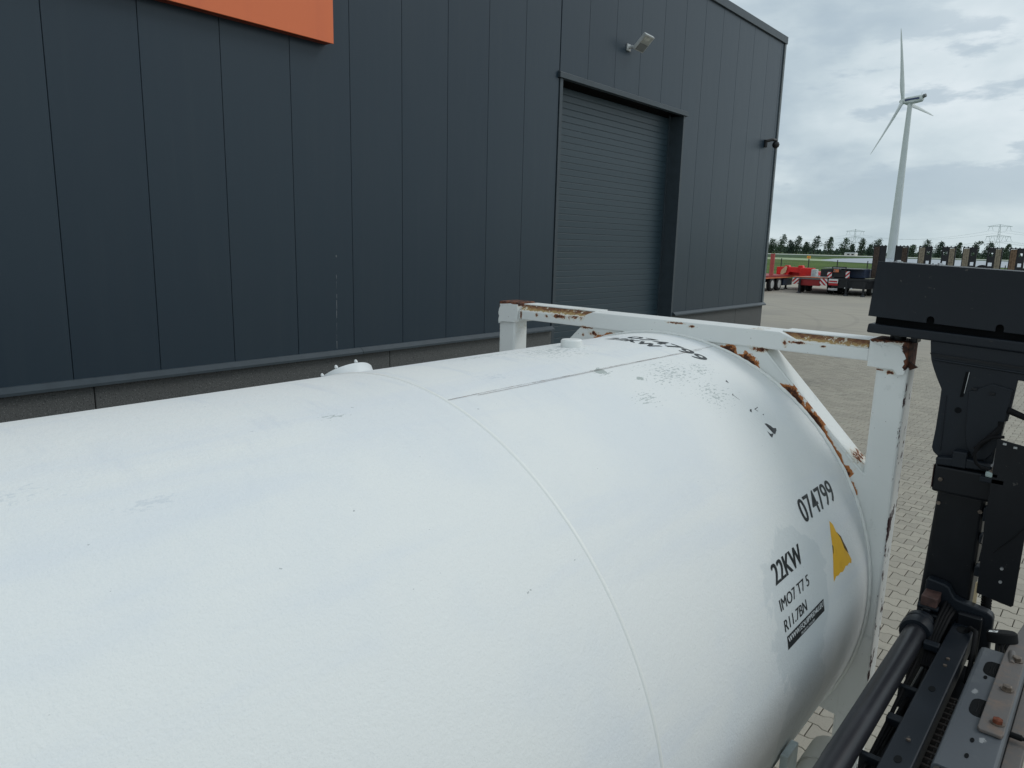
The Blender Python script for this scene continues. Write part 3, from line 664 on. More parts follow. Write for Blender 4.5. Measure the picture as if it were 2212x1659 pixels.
lettering('banner_lettering', 'TRUCKS & TRAILERS', M_inkw, lambda u_, v_, z_=0: Vector(on(2.66+u_, 1.640-v_, .0001+z_)), .15, .0095, ban, 0)
lettering('number_lettering', '074799', M_ink, topf(3.215, -.036), .440, .092, tk, .004, 'u', .008)
lettering('code_lettering', '22KW', M_ink, topf(3.105, -.088), .290, .084, tk, .004, 'u', .009)
def sticker(name, pts, mat, off=-.0004, n_=10):
    bm = bmesh.new(); vs = [bm.verts.new((p[0], p[1], 0)) for p in pts]; bm.faces.new(vs); bmesh.ops.triangulate(bm, faces=bm.faces[:])
    lo = min(p[1] for p in pts); hi = max(p[1] for p in pts)
    for k in range(1, n_): bmesh.ops.bisect_plane(bm, geom=bm.verts[:]+bm.edges[:]+bm.faces[:], plane_co=(0, lo+(hi-lo)*k/n_, 0), plane_no=(0, 1, 0))
    for v_ in bm.verts: v_.co = Vector(on(v_.co.x, v_.co.y, off))
    me = bpy.data.meshes.new(name); bm.to_mesh(me); bm.free(); me.materials.append(mat); return link(name, me, tk)
ye = [(3.178, 1.339), (3.204, 1.363), (3.214, 1.398), (3.245, 1.432), (3.26, 1.483), (3.298, 1.522), (3.324, 1.555), (3.313, 1.57), (3.29, 1.559), (3.257, 1.564), (3.24, 1.557), (3.21, 1.567), (3.187, 1.569), (3.165, 1.562), (3.133, 1.566), (3.11, 1.560), (3.07, 1.573), (3.08, 1.536), (3.105, 1.486), (3.131, 1.435), (3.15, 1.387)]
sticker('yellow_warning_sticker', ye, M_yellow)
sticker('torn_sticker_edge', [(3.216, 1.398), (3.252, 1.430), (3.264, 1.458), (3.285, 1.490), (3.30, 1.52), (3.27, 1.497), (3.258, 1.483), (3.243, 1.434)], M_brownedge, .0000, 5)
sticker('torn_sticker_edge', [(3.131, 1.43), (3.139, 1.44), (3.128, 1.462), (3.118, 1.47)], M_brownedge, .0000, 3)
sticker('torn_marking', [(3.104, .844), (3.122, .846), (3.139, .863), (3.147, .878), (3.170, .883), (3.158, .893), (3.118, .907), (3.110, .896), (3.125, .883), (3.121, .866)], M_ink)
sticker('torn_marking', [(3.075, .879), (3.083, .896), (3.114, .900), (3.073, .914), (3.068, .905)], M_ink)
for pl_ in ([(3.077, .659), (3.098, .652), (3.087, .662), (3.0945, .696), (3.0925, .696), (3.083, .664)], [(3.132, .763), (3.179, .759), (3.175, .762), (3.140, .766), (3.146, .779), (3.143, .780)], [(3.094, .757), (3.11, .757), (3.087, .774), (3.08, .765)],
            [(3.16, .80), (3.175, .802), (3.155, .806)], [(3.16, .575), (3.18, .57), (3.165, .592)]):
    sticker('torn_marking', pl_, M_ink, n_=3)

# ------------------------------------------------------------------ container spreader
spd = thing('container_spreader', (3.6, .3, 0), 'black steel container spreader locked onto the right top corner of the white tank', 'container spreader')
def pts(poly): return [(y, z) for y, z in poly]
def U_notch(yc, z, w=.014, h_=.030):
    return [(yc+w, z)]+[(yc+w*cos(radians(a_)), z+h_-w+w*sin(radians(a_))) for a_ in range(0, 181, 30)]+[(yc-w, z)]
zb = lambda y: 2.711-(.903-y)*.049
zt_ = lambda y: 2.951-(.889-y)*.041
face = [(.888, zt_(.888)), (-.45, zt_(-.45)), (-.45, zb(-.45))]
face += U_notch(.405, zb(.405))[::-1]+U_notch(.655, zb(.655))[::-1]+[(.902, zb(.902))]
MB().prism(face, 'x', 3.498, 3.506).build('arm_front_plate', M_black, spd, bevel=.0015)
MB().prism([(.885, zt_(.885)-.002), (-.45, zt_(-.45)-.002), (-.45, zb(-.45)+.045), (.893, zb(.893)+.045)], 'x', 3.512, 3.79).build('arm_box', M_black, spd, bevel=.003)
MB().prism([(.875, 2.760), (-.45, 2.700), (-.45, 2.60), (.878, 2.664)], 'x', 3.535, 3.76).build('arm_core', M_gap, spd)
MB().prism([(.896, 2.678), (-.45, 2.622), (-.45, 2.578), (.900, 2.638)], 'x', 3.49, 3.80).build('arm_bottom_flange', M_black, spd, bevel=.007, seg=3)
MB().tube([(3.64, .800, 2.60), (3.64, .800, 2.66)], .034, 20).build('twistlock', M_black2, spd, smooth=True)
MB().box(3.60, 3.68, .715, .742, 2.598, 2.65).build('landing_pin', M_black2, spd, bevel=.004)
for (xx, yy) in ((3.62, .835), (3.60, .665)):
    MB().tube([(xx, yy, zt_(yy)-.002), (xx, yy, zt_(yy)+.003), (xx, yy, zt_(yy)+.0035), (xx, yy, zt_(yy)+.009)], [.020, .020, .011, .010], 12).build('top_bolt', M_zinc, spd)
col = [(.645, 2.628), (.638, 2.573), (.633, 2.545), (.620, 2.51), (.600, 2.465), (.580, 2.425), (.5795, 2.35), (.581, 2.25), (.5855, 2.168), (.578, 2.150), (.553, 2.128), (.553, 2.10), (.36, 2.10), (.352, 2.321), (.331, 2.327), (.326, 2.372), (.318, 2.50), (.20, 2.49), (-.45, 2.46), (-.45, 2.575)]
MB().prism(col, 'x', 3.500, 3.52).build('head_plate', M_black, spd, bevel=.004)
MB().prism([(.620, 2.62), (.600, 2.54), (.560, 2.42), (.560, 2.12), (.37, 2.12), (.34, 2.5), (-.45, 2.47), (-.45, 2.57)], 'x', 3.522, 3.72).build('head_box', M_black2, spd)
MB().prism([(.640, 2.575), (.633, 2.565), (.30, 2.548), (-.45, 2.51), (-.45, 2.52), (.30, 2.556)], 'x', 3.494, 3.4995).build('head_weld_lip', M_black2, spd)
a_ = [(.478+.0, 2.44)]+[(.405+.073*cos(radians(t_)), 2.235+.085*sin(radians(t_))) for t_ in range(180, 271, 15)]
dr = [(.478, 2.43), (.470, 2.26), (.458, 2.20), (.437, 2.165), (.41, 2.150), (.385, 2.155), (.362, 2.19), (.345, 2.24), (.336, 2.37), (.328, 2.46), (.40, 2.475)]
MB().prism(dr, 'x', 3.490, 3.4995).build('cover_plate', M_black, spd, bevel=.003)
MB().prism([(.4995, 2.510), (.487, 2.512), (.4965, 2.405), (.508, 2.402)], 'x', 3.496, 3.4998).build('slot', M_gap, spd)
MB().prism([(.4875, 2.512), (.4855, 2.51), (.4935, 2.42), (.4950, 2.42)], 'x', 3.4955, 3.4998).build('slot_edge', M_zinc, spd)
MB().tube([(3.497, .508, 2.345), (3.4998, .508, 2.345)], .0125, 20).build('hole', M_gap, spd)
for yy, z_ in ((.458, 2.445), (.395, 2.435)): MB().box(3.485, 3.4895, yy-.010, yy+.010, z_-.006, z_+.006).build('plate_stamp', M_black2, spd, bevel=.002)
MB().box(3.45, 3.498, .445, .497, 2.112, 2.180).build('limit_block', M_black, spd, bevel=.004)
MB().prism([(.557, 2.140), (.556, 2.106), (.352, 2.118), (.354, 2.142), (.44, 2.155)], 'x', 3.455, 3.74).build('collar_flange', M_black, spd, bevel=.006)
MB().box(3.465, 3.73, .305, .560, 1.985, 2.105).build('collar', M_black2, spd, bevel=.012, seg=3)
MB().box(3.468, 3.727, .5605, .5635, 2.00, 2.10).build('collar_rust_side', M_brown, spd, bevel=.001)
MB().prism([(.541, 1.99), (.362, 1.99), (.366, 1.3), (.370, .55), (.572, .55), (.560, 1.35)], 'x', 3.50, 3.69).build('column', M_black2, spd, bevel=.016, seg=3)
MB().box(3.49, 3.505, .34, .352, 1.30, 1.62).build('yellow_strip', M_cream, spd)
for (yy, z_) in ((.530, 2.045), (.335, 2.045), (.530, 1.93), (.375, 1.93)):
    MB().tube([(3.4645 if z_ > 2 else 3.4995, yy, z_), (3.456 if z_ > 2 else 3.492, yy, z_)], .009, 6).build('hex_bolt', M_bolt, spd)
MB().tube([(3.497, .563, 2.12), (3.497, .46, 2.128), (3.497, .352, 2.128)], .004, 8).build('weld_bead', M_black, spd, smooth=True)
MB().tube([(3.4985, .558, 2.40), (3.4985, .552, 2.16)], .003, 6).build('weld_bead', M_black, spd, smooth=True)
MB().tube([(3.4985, .62, 2.548), (3.4985, .30, 2.530), (3.4985, -.45, 2.49)], .005, 8).build('weld_bead', M_black, spd, smooth=True)
for k, (z0, z1) in enumerate(((1.96, 1.90), (1.84, 1.80), (1.70, 1.655))):
    MB().box(3.47, 3.52, .338, .362, z1, z0).build('cable_clamp', M_black, spd, bevel=.004)
for k in range(3):
    MB().tube([(3.53+.012*k, .350-.006*k, 2.0), (3.53+.012*k, .346-.008*k, 1.9), (3.53, .352-.007*k, 1.8), (3.53, .340-.006*k, 1.70), (3.54, .33-.006*k, 1.62)], .0055, 8).build('hose', M_rubber, spd, smooth=True)
MB().box(3.30, 3.44, .395, .470, 1.33, 1.36).build('hose_tray', M_black, spd, bevel=.004)
for k in range(4):
    MB().tube([(3.44, .44-.012*k, 1.52-.01*k), (3.36, .445-.012*k, 1.49), (3.24, .45-.01*k, 1.44), (3.08, .445-.01*k, 1.38)], .0065, 8).build('hydraulic_hose', M_rubber, spd, smooth=True)
for (X, z_) in ((3.16, 1.45), (2.62, 1.40), (2.12, 1.40)): MB().box(X-.02, X+.02, .404, .460, z_-.03, z_+.0).build('hose_clamp', M_black, spd, bevel=.004)
# control plate on the right with its cables
pn = MB().prism([(.345, 2.272), (.23, 2.255), (.02, 2.225), (.02, 1.95), (.205, 1.93), (.205, 1.60), (.213, 1.592), (.335, 1.612), (.345, 2.0)], 'x', 3.40, 3.406).build('control_plate', M_black2, spd, bevel=.002)
for (yy, z_) in ((.262, 1.745), (.260, 1.688)): MB().tube([(3.392, yy, z_), (3.3995, yy, z_)], .006, 10).build('rivet', M_zinc, pn)
for (yy, z_) in ((.318, 2.258), (.282, 2.250)):
    MB().box(3.394, 3.3995, yy-.006, yy+.006, z_-.006, z_+.002).build('clip', M_zinc, pn)
pb = MB().box(3.40, 3.43, .322, .368, 2.108, 2.130).build('junction_block', M_plas, spd, bevel=.005)
MB().tube([(3.415, .343, 2.130), (3.415, .343, 2.136), (3.415, .343, 2.137), (3.415, .343, 2.150)], [.014, .014, .007, .006], 12).build('block_bolt', M_bolt, pb)
MB().box(3.40, 3.46, .30, .385, 2.085, 2.107).build('block_bracket', M_black, spd, bevel=.003)
MB().tube([(3.46, .33, 2.27), (3.44, .37, 2.265), (3.43, .405, 2.235), (3.42, .418, 2.19), (3.42, .408, 2.155), (3.42, .388, 2.138), (3.42, .36, 2.135)], .0065, 10).build('hose', M_rubber, spd, smooth=True)
MB().tube([(3.49, .35, 2.325), (3.49, .35, 2.30), (3.47, .37, 2.27), (3.46, .40, 2.23), (3.46, .42, 2.2)], .011, 10).build('hose', M_rubber, spd, smooth=True)
MB().tube([(3.50, .335, 2.375), (3.50, .27, 2.352), (3.5, .15, 2.32)], [.014, .012, .012], 12).build('hose', M_rubber, spd, smooth=True)
MB().tube([(3.42, .22, 2.30), (3.42, .20, 2.33), (3.42, .17, 2.35), (3.42, .1, 2.36)], .006, 8).build('hose', M_rubber, spd, smooth=True)
hp = [(3.56, .328, 1.82), (3.56, .322, 1.74), (3.56, .316, 1.64), (3.54, .305, 1.53), (3.53, .30, 1.40), (3.53, .30, 1.2)]
MB().tube(hp, .013, 12).build('hose', M_rubber, spd, smooth=True)
cv = MB()
for k in range(22):
    p_ = Vector(hp[2]).lerp(Vector(hp[4]), k/21); q_ = Vector(hp[2]).lerp(Vector(hp[4]), (k+.55)/21); cv.tube([p_, q_], .0205, 12)
cv.build('corrugated_sleeve', M_rubber, spd)
MB().tube([(3.55, .34, 1.70), (3.55, .30, 1.705)], [.035, .028], 8).build('hose_fitting', M_black, spd)
MB().tube([(3.40, .30, 1.80), (3.395, .25, 1.87), (3.39, .20, 1.95), (3.39, .1, 2.05)], .0018, 6).build('thin_wire', M_rubber, spd)
MB().prism([(.352, 1.98), (.335, 1.985), (.33, 1.86), (.34, 1.74), (.35, 1.73), (.345, 1.80)], 'x', 3.44, 3.47).build('cable_clamp', M_black, spd, bevel=.003)
MB().tube([(3.43, .330, 1.93), (3.43, .333, 1.88), (3.43, .340, 1.82)], .010, 10).build('sensor_barrel', M_bar, spd, smooth=True)
# end plate that takes the boom
ep = [(.528, 1.590), (.518, 1.600), (.455, 1.592), (.438, 1.583), (.425, 1.560), (.415, 1.545), (.400, 1.538), (.290, 1.522), (.272, 1.512), (.266, 1.495), (.262, 1.30), (.53, 1.30)]
MB().prism(ep, 'x', 3.445, 3.495).build('boom_end_plate', M_black, spd, bevel=.008, seg=3)
MB().box(3.41, 3.444, .30, .390, 1.30, 1.500).build('end_plate_inset', M_black2, spd, bevel=.006)
cl_ = MB().box(3.36, 3.47, .462, .524, 1.508, 1.552).build('clevis', M_brown, spd, bevel=.004)
MB().tube([(3.38, .455, 1.498), (3.38, .535, 1.498)], .014, 14).build('clevis_pin', M_black, cl_, smooth=True)
MB().tube([(3.40, .445, 1.455), (3.40, .530, 1.455)], .020, 14).build('clevis_pin', M_black, cl_, smooth=True)
MB().box(3.36, 3.45, .480, .515, 1.41, 1.50).build('rod_eye', M_black2, cl_, bevel=.008)
TC = (.507, 1.43)
MB().tube([(3.40, *TC), (3.36, *TC), (3.34, *TC), (3.31, *TC), (3.307, *TC), (3.29, *TC), (3.287, *TC), (3.25, *TC), (3.23, *TC)], [.034, .044, .062, .062, .058, .058, .064, .064, .060], 48).build('cylinder_gland', M_black, spd, smooth=True)
MB().tube([(-.6, *TC), (3.24, *TC)], .0435, 48).build('hydraulic_cylinder', M_tube, spd, smooth=True)
# channel beam with holes
mbm = MB().prism([(.402, 1.36), (.402, 1.447), (.398, 1.452), (.322, 1.452), (.318, 1.449), (.318, 1.37), (.324, 1.37), (.324, 1.440), (.396, 1.440), (.396, 1.36)], 'x', -.6, 3.43).build('channel_beam', M_black, spd, bevel=.002)
def ellipse_on(name, X, Y, Z, rx, ry, mat, par, hgt=.0012):
    s = MB().prism([(X+rx*cos(2*pi*k/20), Y+ry*sin(2*pi*k/20)) for k in range(20)], 'z', Z, Z+hgt); return s.build(name, mat, par)
ellipse_on('beam_hole', 3.36, .357, 1.4522, .035, .022, M_gap, mbm)
for (X, Y, rx) in ((2.80, .362, .020), (2.31, .360, .020), (1.80, .36, .018)): ellipse_on('beam_hole', X, Y, 1.4522, rx, .011, M_gap, mbm)
for (X, Y) in ((3.06, .358), (3.00, .357), (2.43, .357)):
    MB().tube([(X, Y, 1.4522), (X, Y, 1.458)], .007, 6).build('screw', M_bolt, mbm)
MB().tube([(3.36, .350, 1.44), (3.35, .330, 1.475), (3.32, .308, 1.480), (3.26, .300, 1.455), (3.20, .296, 1.41), (3.10, .292, 1.36)], .0095, 10).build('hose', M_rubber, spd, smooth=True)
MB().box(-.6, 3.37, .26, .47, 1.02, 1.30).build('main_boom', M_black2, spd, bevel=.012)
MB().box(-.6, 3.36, .405, .412, 1.30, 1.40).build('boom_web', M_black2, spd)
random.seed(9)
for k in range(5):
    y0 = .435+.006*k; pp = []
    for X in [3.1-.25*i for i in range(14)]: pp.append((X, y0+.008*sin(X*3+k)-(.03 if (k % 2) else 0)*abs(sin(X*1.7)), 1.325+.014*k+.012*sin(X*4+k*2)))
    MB().tube(pp, .0075, 8).build('hydraulic_hose', M_rubber, spd, smooth=True)
for X in (2.85, 2.35, 1.9): MB().box(X-.012, X+.012, .405, .475, 1.31, 1.40).build('hose_clamp', M_black, spd, bevel=.004)
# energy chain between the beams
lk = bpy.data.meshes.new('chain_link'); tmp = MB().box(-.005, .005, .286, .334, 1.30, 1.335).box(-.018, .018, .286, .292, 1.30, 1.345).box(-.018, .018, .328, .334, 1.30, 1.345).box(-.018, .018, .306, .310, 1.31, 1.33)
lk.from_pydata(tmp.v, [], tmp.f); lk.materials.append(M_bar); lk.update()
for k in range(60): link('chain_link', lk, spd, (3.0-.040*k, 0, 0))
# grey bent cover on the right
gp = MB().prism([(.120, 1.34), (.120, 1.462), (.128, 1.470), (.262, 1.470), (.272, 1.466), (.277, 1.455), (.277, 1.36), (.270, 1.36), (.270, 1.452), (.262, 1.460), (.130, 1.460), (.126, 1.456), (.126, 1.34)], 'x', 2.345, 3.23).build('grey_cover', M_grey, spd, bevel=.002)
for (X, Y, rx, ry) in ((3.065, .210, .060, .032), (2.755, .207, .062, .032)):
    poly = [(X+rx*math.copysign(abs(cos(2*pi*k/28))**.6, cos(2*pi*k/28)), Y+ry*math.copysign(abs(sin(2*pi*k/28))**.8, sin(2*pi*k/28))) for k in range(28)]
    MB().prism(poly, 'z', 1.4702, 1.4712).build('slot_hole', M_gap, gp, bevel=0)
    for k in range(3): MB().tube([(X-rx*.7, Y-.014+k*.012, 1.4712), (X, Y-.004+k*.006, 1.4718), (X+rx*.7, Y-.016+k*.014, 1.4712)], .0016, 6).build('cable', M_rubber, gp)
for (X, Y) in ((2.984, .226), (2.543, .200), (2.446, .200)):
    if X > 2.35: ellipse_on('small_hole', X, Y, 1.4702, .014, .006, M_gap, gp)
MB().prism([(.118, 1.30), (.118, 1.40), (.070, 1.40), (.070, 1.30)], 'x', 2.0, 3.3).build('side_rail', M_bar, spd, bevel=.003)
MB().box(-.5, 2.33, .135, .285, 1.30, 1.36).build('lower_cover', M_black, spd, bevel=.006)
MB().box(1.9, 2.33, .095, .175, 1.37, 1.46).build('grey_end_bracket', M_grey, spd, bevel=.006)
ob_ = MB().prism([(2.605, .192), (2.62, .198), (3.18, .196), (3.26, .192), (3.56, .165), (3.60, .15), (3.60, .06), (3.30, .128), (2.62, .126), (2.605, .132)], 'z', 1.4722, 1.484).build('strap_plate', M_bar, spd, bevel=.003)
for (X, Y, mt) in ((3.17, .153, M_bolt), (2.92, .154, M_bolt), (2.675, .151, M_boltrust)):
    bo = MB().tube([(X, Y, 1.4842), (X, Y, 1.4875)], .021, 20).build('washer', M_bolt, ob_)
    MB().tube([(X, Y, 1.4876), (X, Y, 1.499), (X, Y, 1.501)], [.0155, .0155, .0125], 6).build('bolt', mt, bo)
MB().tube([(2.75, .118, 1.42), (2.75, .085, 1.42), (2.75, .080, 1.42), (2.75, .05, 1.42)], [.010, .010, .006, .006], 10).build('grease_nipple', M_rubber, spd)
# round connector with its warning label
n_ = Vector((.22, .25, .94)).normalized(); c0 = Vector((3.335, .222, 1.495))
cn = MB().tube([c0-n_*.03, c0-n_*.028, c0+n_*.006, c0+n_*.012], [.044, .053, .053, .047], 36).build('round_connector', M_rubber, spd, smooth=True)
tx = n_.cross(Vector((0, 1, 0))).normalized(); ty_ = n_.cross(tx)
def lq(cx_, cy_, w_, h_, nm, mat, off):
    q0 = c0+n_*off; vs = [q0+tx*(cx_+a_*w_)+ty_*(cy_+b_*h_) for a_, b_ in ((-1, -1), (1, -1), (1, 1), (-1, 1))]
    return MB().add(vs, [(0, 1, 2, 3)]).build(nm, mat, cn)
lq(.012, -.026, .020, .015, 'warning_label', M_inkw, .0126); lq(.015, -.024, .005, .005, 'label_symbol', M_ink, .0131)
for k in range(5): lq(-.003+.001*k, -.036+.005*k, .004, .0010, 'label_symbol', M_ink, .0131)
for k in range(6):
    a_ = radians(-20+k*24); b0 = c0+tx*(.04*cos(a_))+ty_*(.04*sin(a_))-n_*.03
    MB().tube([b0, b0-n_*.03+tx*.01-Vector((.05, 0, .0)), b0-n_*.06-Vector((.10, .02, 0))], .008, 8).build('connector_cable', M_rubber, cn, smooth=True)
MB().tube([(3.24, .175, 1.475), (3.20, .170, 1.485), (3.14, .165, 1.480)], [.013, .013, .010], 12).build('elbow_fitting', M_bar, spd, smooth=True)

# ------------------------------------------------------------------ wind turbine
def azv(az): return Vector((cos(radians(az)), sin(radians(az)), 0))
D_ = 443.; tb = azv(13.45)*D_; lf = Vector((-sin(radians(13.5)), cos(radians(13.5)), 0)); aw = azv(13.5)
wt = thing('wind_turbine', tuple(tb), 'tall white three-bladed wind turbine standing beyond the yard', 'wind turbine')
H_ = CH+.1700*D_
MB().tube([tb+Vector((0, 0, -1)), tb+Vector((0, 0, H_*.5)), tb+Vector((0, 0, H_))], [2.40, 1.72, 1.1], 32).build('tower', M_turb, wt, smooth=True)
ax_ = (lf*.89+aw*.45).normalized(); hv = (lf*.45-aw*.89).normalized(); T_ = tb+Vector((0, 0, CH+.1736*D_)); hub = T_+ax_*3.9
nb = MB(); side_v = Vector((0, 0, 1)).cross(ax_); secs = [(-6.2, 1.1, 1.25, .5), (-5.6, 1.5, 1.6, .3), (-2, 1.75, 1.75, 0), (1.5, 1.6, 1.6, 0), (2.9, 1.2, 1.2, 0)]
vs = []
for (d_, w_, h_, up_) in secs:
    for a_ in range(12):
        an = 2*pi*a_/12; cx_ = max(-1, min(1, 1.35*cos(an))); sz = max(-1, min(1, 1.35*sin(an))); vs.append(T_+ax_*d_+side_v*(cx_*w_)+Vector((0, 0, sz*h_*.95+up_)))
nb.add(vs, [(i*12+k, i*12+(k+1) % 12, (i+1)*12+(k+1) % 12, (i+1)*12+k) for i in range(4) for k in range(12)]+[tuple(range(12))[::-1], tuple(48+k for k in range(12))])
nc = nb.build('nacelle', M_turb, wt, smooth=True)
for sgn in (-1, 1):
    q0 = side_v*(1.78*sgn); MB().add([T_+ax_*a_+q0+Vector((0, 0, z_)) for a_, z_ in ((-5.2, -.1), (2.0, -.35), (2.0, .55), (-5.2, .75))], [(0, 1, 2, 3)]).build('nacelle_stripe', M_turbblue, nc)
MB().tube([T_-ax_*5.2+Vector((0, 0, 1.8)), T_-ax_*5.4+Vector((0, 0, 3.4))], .10, 6).build('anemometer', M_turb, nc)
cb_ = T_-ax_*6.3+Vector((0, 0, 1.2)); k_ = MB().tube([cb_-ax_*.0, cb_-ax_*1.2+Vector((0, 0, .3))], [1.0, .9], 8).build('cooler', M_tgrey, nc)
MB().tube([hub-ax_*1.4, hub-ax_*.4, hub+ax_*.8, hub+ax_*1.5, hub+ax_*1.8], [1.25, 1.45, 1.25, .7, .1], 20).build('hub', M_turb, wt, smooth=True)
for th, LL in ((15, 35.0), (140, 37.5), (266, 36.5)):
    d_ = Vector((0, 0, 1))*cos(radians(th))+hv*sin(radians(th)); ch_ = d_.cross(ax_).normalized(); ch_ = (ch_*.95+ax_*.30).normalized(); thk = d_.cross(ch_)
    vs = []; S_ = [(.0, .9, .9), (.05, .9, .85), (.12, 1.3, .65), (.22, 1.5, .45), (.4, 1.15, .34), (.65, .8, .24), (.88, .48, .15), (.985, .22, .04), (1.0, .04, .01)]
    for (r_, c_h, t_h) in S_:
        for a_ in range(12):
            an = 2*pi*a_/12; off_ = (c_h-.9)*.45 if r_ > .08 else 0
            vs.append(hub+d_*(1.0+r_*(LL-1))+ch_*(cos(an)*c_h+off_)+thk*(sin(an)*t_h)-ax_*(-.9*r_*r_))
    nS = len(S_); MB().add(vs, [(i*12+k, i*12+(k+1) % 12, (i+1)*12+(k+1) % 12, (i+1)*12+k) for i in range(nS-1) for k in range(12)]+[tuple((nS-1)*12+k for k in range(12))]).build('blade', M_turb, wt)

# ------------------------------------------------------------------ pylons and cables
def pylon(az, D, elt, ela, elb, hwd, label):
    b_ = azv(az)*D; s_ = Vector((-sin(radians(az)), cos(radians(az)), 0)); f_ = azv(az); Zt, Za, Zb = CH+elt*D, CH+ela*D, CH+elb*D
    p = thing('lattice_pylon', tuple(b_), label, 'pylon', 'high voltage pylons on the horizon'); w = .42
    m_ = MB(); lv = [(0, 5.5), (.28, 3.6), (.5, 2.3), (.62, 1.7), (.74, 1.4), (.86, 1.1), (.95, .8), (1, .3)]
    for i in range(len(lv)-1):
        for (a_, c2) in ((1, 1), (1, -1), (-1, -1), (-1, 1)):
            z0, w0 = lv[i]; z1, w1 = lv[i+1]
            P0 = b_+s_*(a_*w0)+f_*(c2*w0)+Vector((0, 0, Zt*z0)); P1 = b_+s_*(a_*w1)+f_*(c2*w1)+Vector((0, 0, Zt*z1)); m_.bar(P0, P1, w)
            a2, c3 = (a_, -c2) if a_*c2 > 0 else (-a_, c2); P2 = b_+s_*(a2*w1)+f_*(c3*w1)+Vector((0, 0, Zt*z1)); m_.bar(P0, P2, w*.6)
    m_.build('mast', M_steel, p)
    for (Z_, hw_, n_) in ((Za, hwd, 2), (Zb, hwd*1.03, 3)):
        a_ = MB()
        for sg2 in (-1, 1):
            tip = b_+s_*(sg2*hw_)+Vector((0, 0, Z_)); a_.bar(b_+Vector((0, 0, Z_)), tip, w*.8); a_.bar(b_+Vector((0, 0, Z_+3.0)), tip, w*.8)
            for k in range(1, 6): a_.bar(b_+s_*(sg2*hw_*k/6)+Vector((0, 0, Z_)), b_+s_*(sg2*hw_*(k+.5)/6)+Vector((0, 0, Z_+3.0*(1-(k+.5)/6))), w*.4)
            for k in range(n_-1):
                c2 = b_+s_*(sg2*hw_*(.72 if n_ == 2 else (.45+.38*k)))+Vector((0, 0, Z_))
                for e2 in (-1, 1): a_.bar(c2+s_*(e2*1.2*(1 if n_ > 2 else 1)), c2+s_*(e2*3.6)+Vector((0, 0, -6.5)), w*.7)
        a_.build('cross_arm', M_steel, p)
    return b_, s_, Za-6.5, Zb-6.5
P1 = pylon(15.88, 1550., .0272, .0243, .0165, 16.5, 'grey lattice pylon left of the wind turbine tower')
P2 = pylon(7.42, 1400., .0340, .0318, .0205, 16.5, 'grey lattice pylon right of the wind turbine tower')
def lerp(a_, b_, t_): return a_+(b_-a_)*t_
for side_ in (-1, 1):
    for lvl, off_ in ((2, .72), (3, .45), (3, .83)):
        A_ = P1[0]+P1[1]*(side_*16.5*off_)+Vector((0, 0, P1[lvl])); B_ = P2[0]+P2[1]*(side_*16.5*off_)+Vector((0, 0, P2[lvl]))
        dd = B_-A_; pp = []
        for seg_ in (-1, 0, 1):
            for k in range(12):
                t_ = seg_+k/12; fr = k/12; base_z = lerp(A_.z, B_.z, min(1, max(0, t_))); pp.append(Vector((A_.x+dd.x*t_, A_.y+dd.y*t_, base_z-4*11.0*fr*(1-fr))))
        c2 = MB().tube(pp, .10, 4).build('power_cable', M_cable)
        tag(c2, ('upper' if lvl == 2 else 'lower')+' thin power cable sagging between the two lattice pylons, '+('left-hand side' if side_ > 0 else 'right-hand side')+' arms'+(', inner insulator' if off_ == .45 else ', outer insulator' if off_ == .83 else ''), 'cable', 'power cables strung between the pylons')

# ------------------------------------------------------------------ trees on the horizon
def crown(mb_, c_, h_, w_, lean, n_, rng_, spiky=True):
    lobes = []
    for k in range(9):
        t_ = (k+.5)/9; rr = w_*.46*(1-t_)**.36*rng_.uniform(.55, 1.2)+.2
        lobes.append((Vector((0, 0, h_*(.12+.88*t_)))+Vector((0, -1, 0))*(lean*t_*t_*h_)+Vector((rng_.uniform(-.25, .25), rng_.uniform(-.5, .5), 0))*rr, rr))
    for k in range(n_):
        o_, rr = rng_.choice(lobes if rng_.random() < .7 else lobes[:6]); d2 = Vector((rng_.gauss(0, 1), rng_.gauss(0, 1), rng_.gauss(0, .8))).normalized()*rr*rng_.uniform(.35, 1.08)
        p_ = Vector(c_)+o_+d2; q_ = rng_.uniform(.22, .55); a_ = Vector((rng_.gauss(0, 1), rng_.gauss(0, 1), rng_.gauss(0, 1))).normalized(); b_ = a_.cross(Vector((rng_.gauss(0, 1), rng_.gauss(0, 1), rng_.gauss(0, 1)))).normalized()
        mb_.add([p_+a_*q_, p_+b_*q_, p_-a_*q_, p_-b_*q_*.8], [(0, 1, 2, 3)])
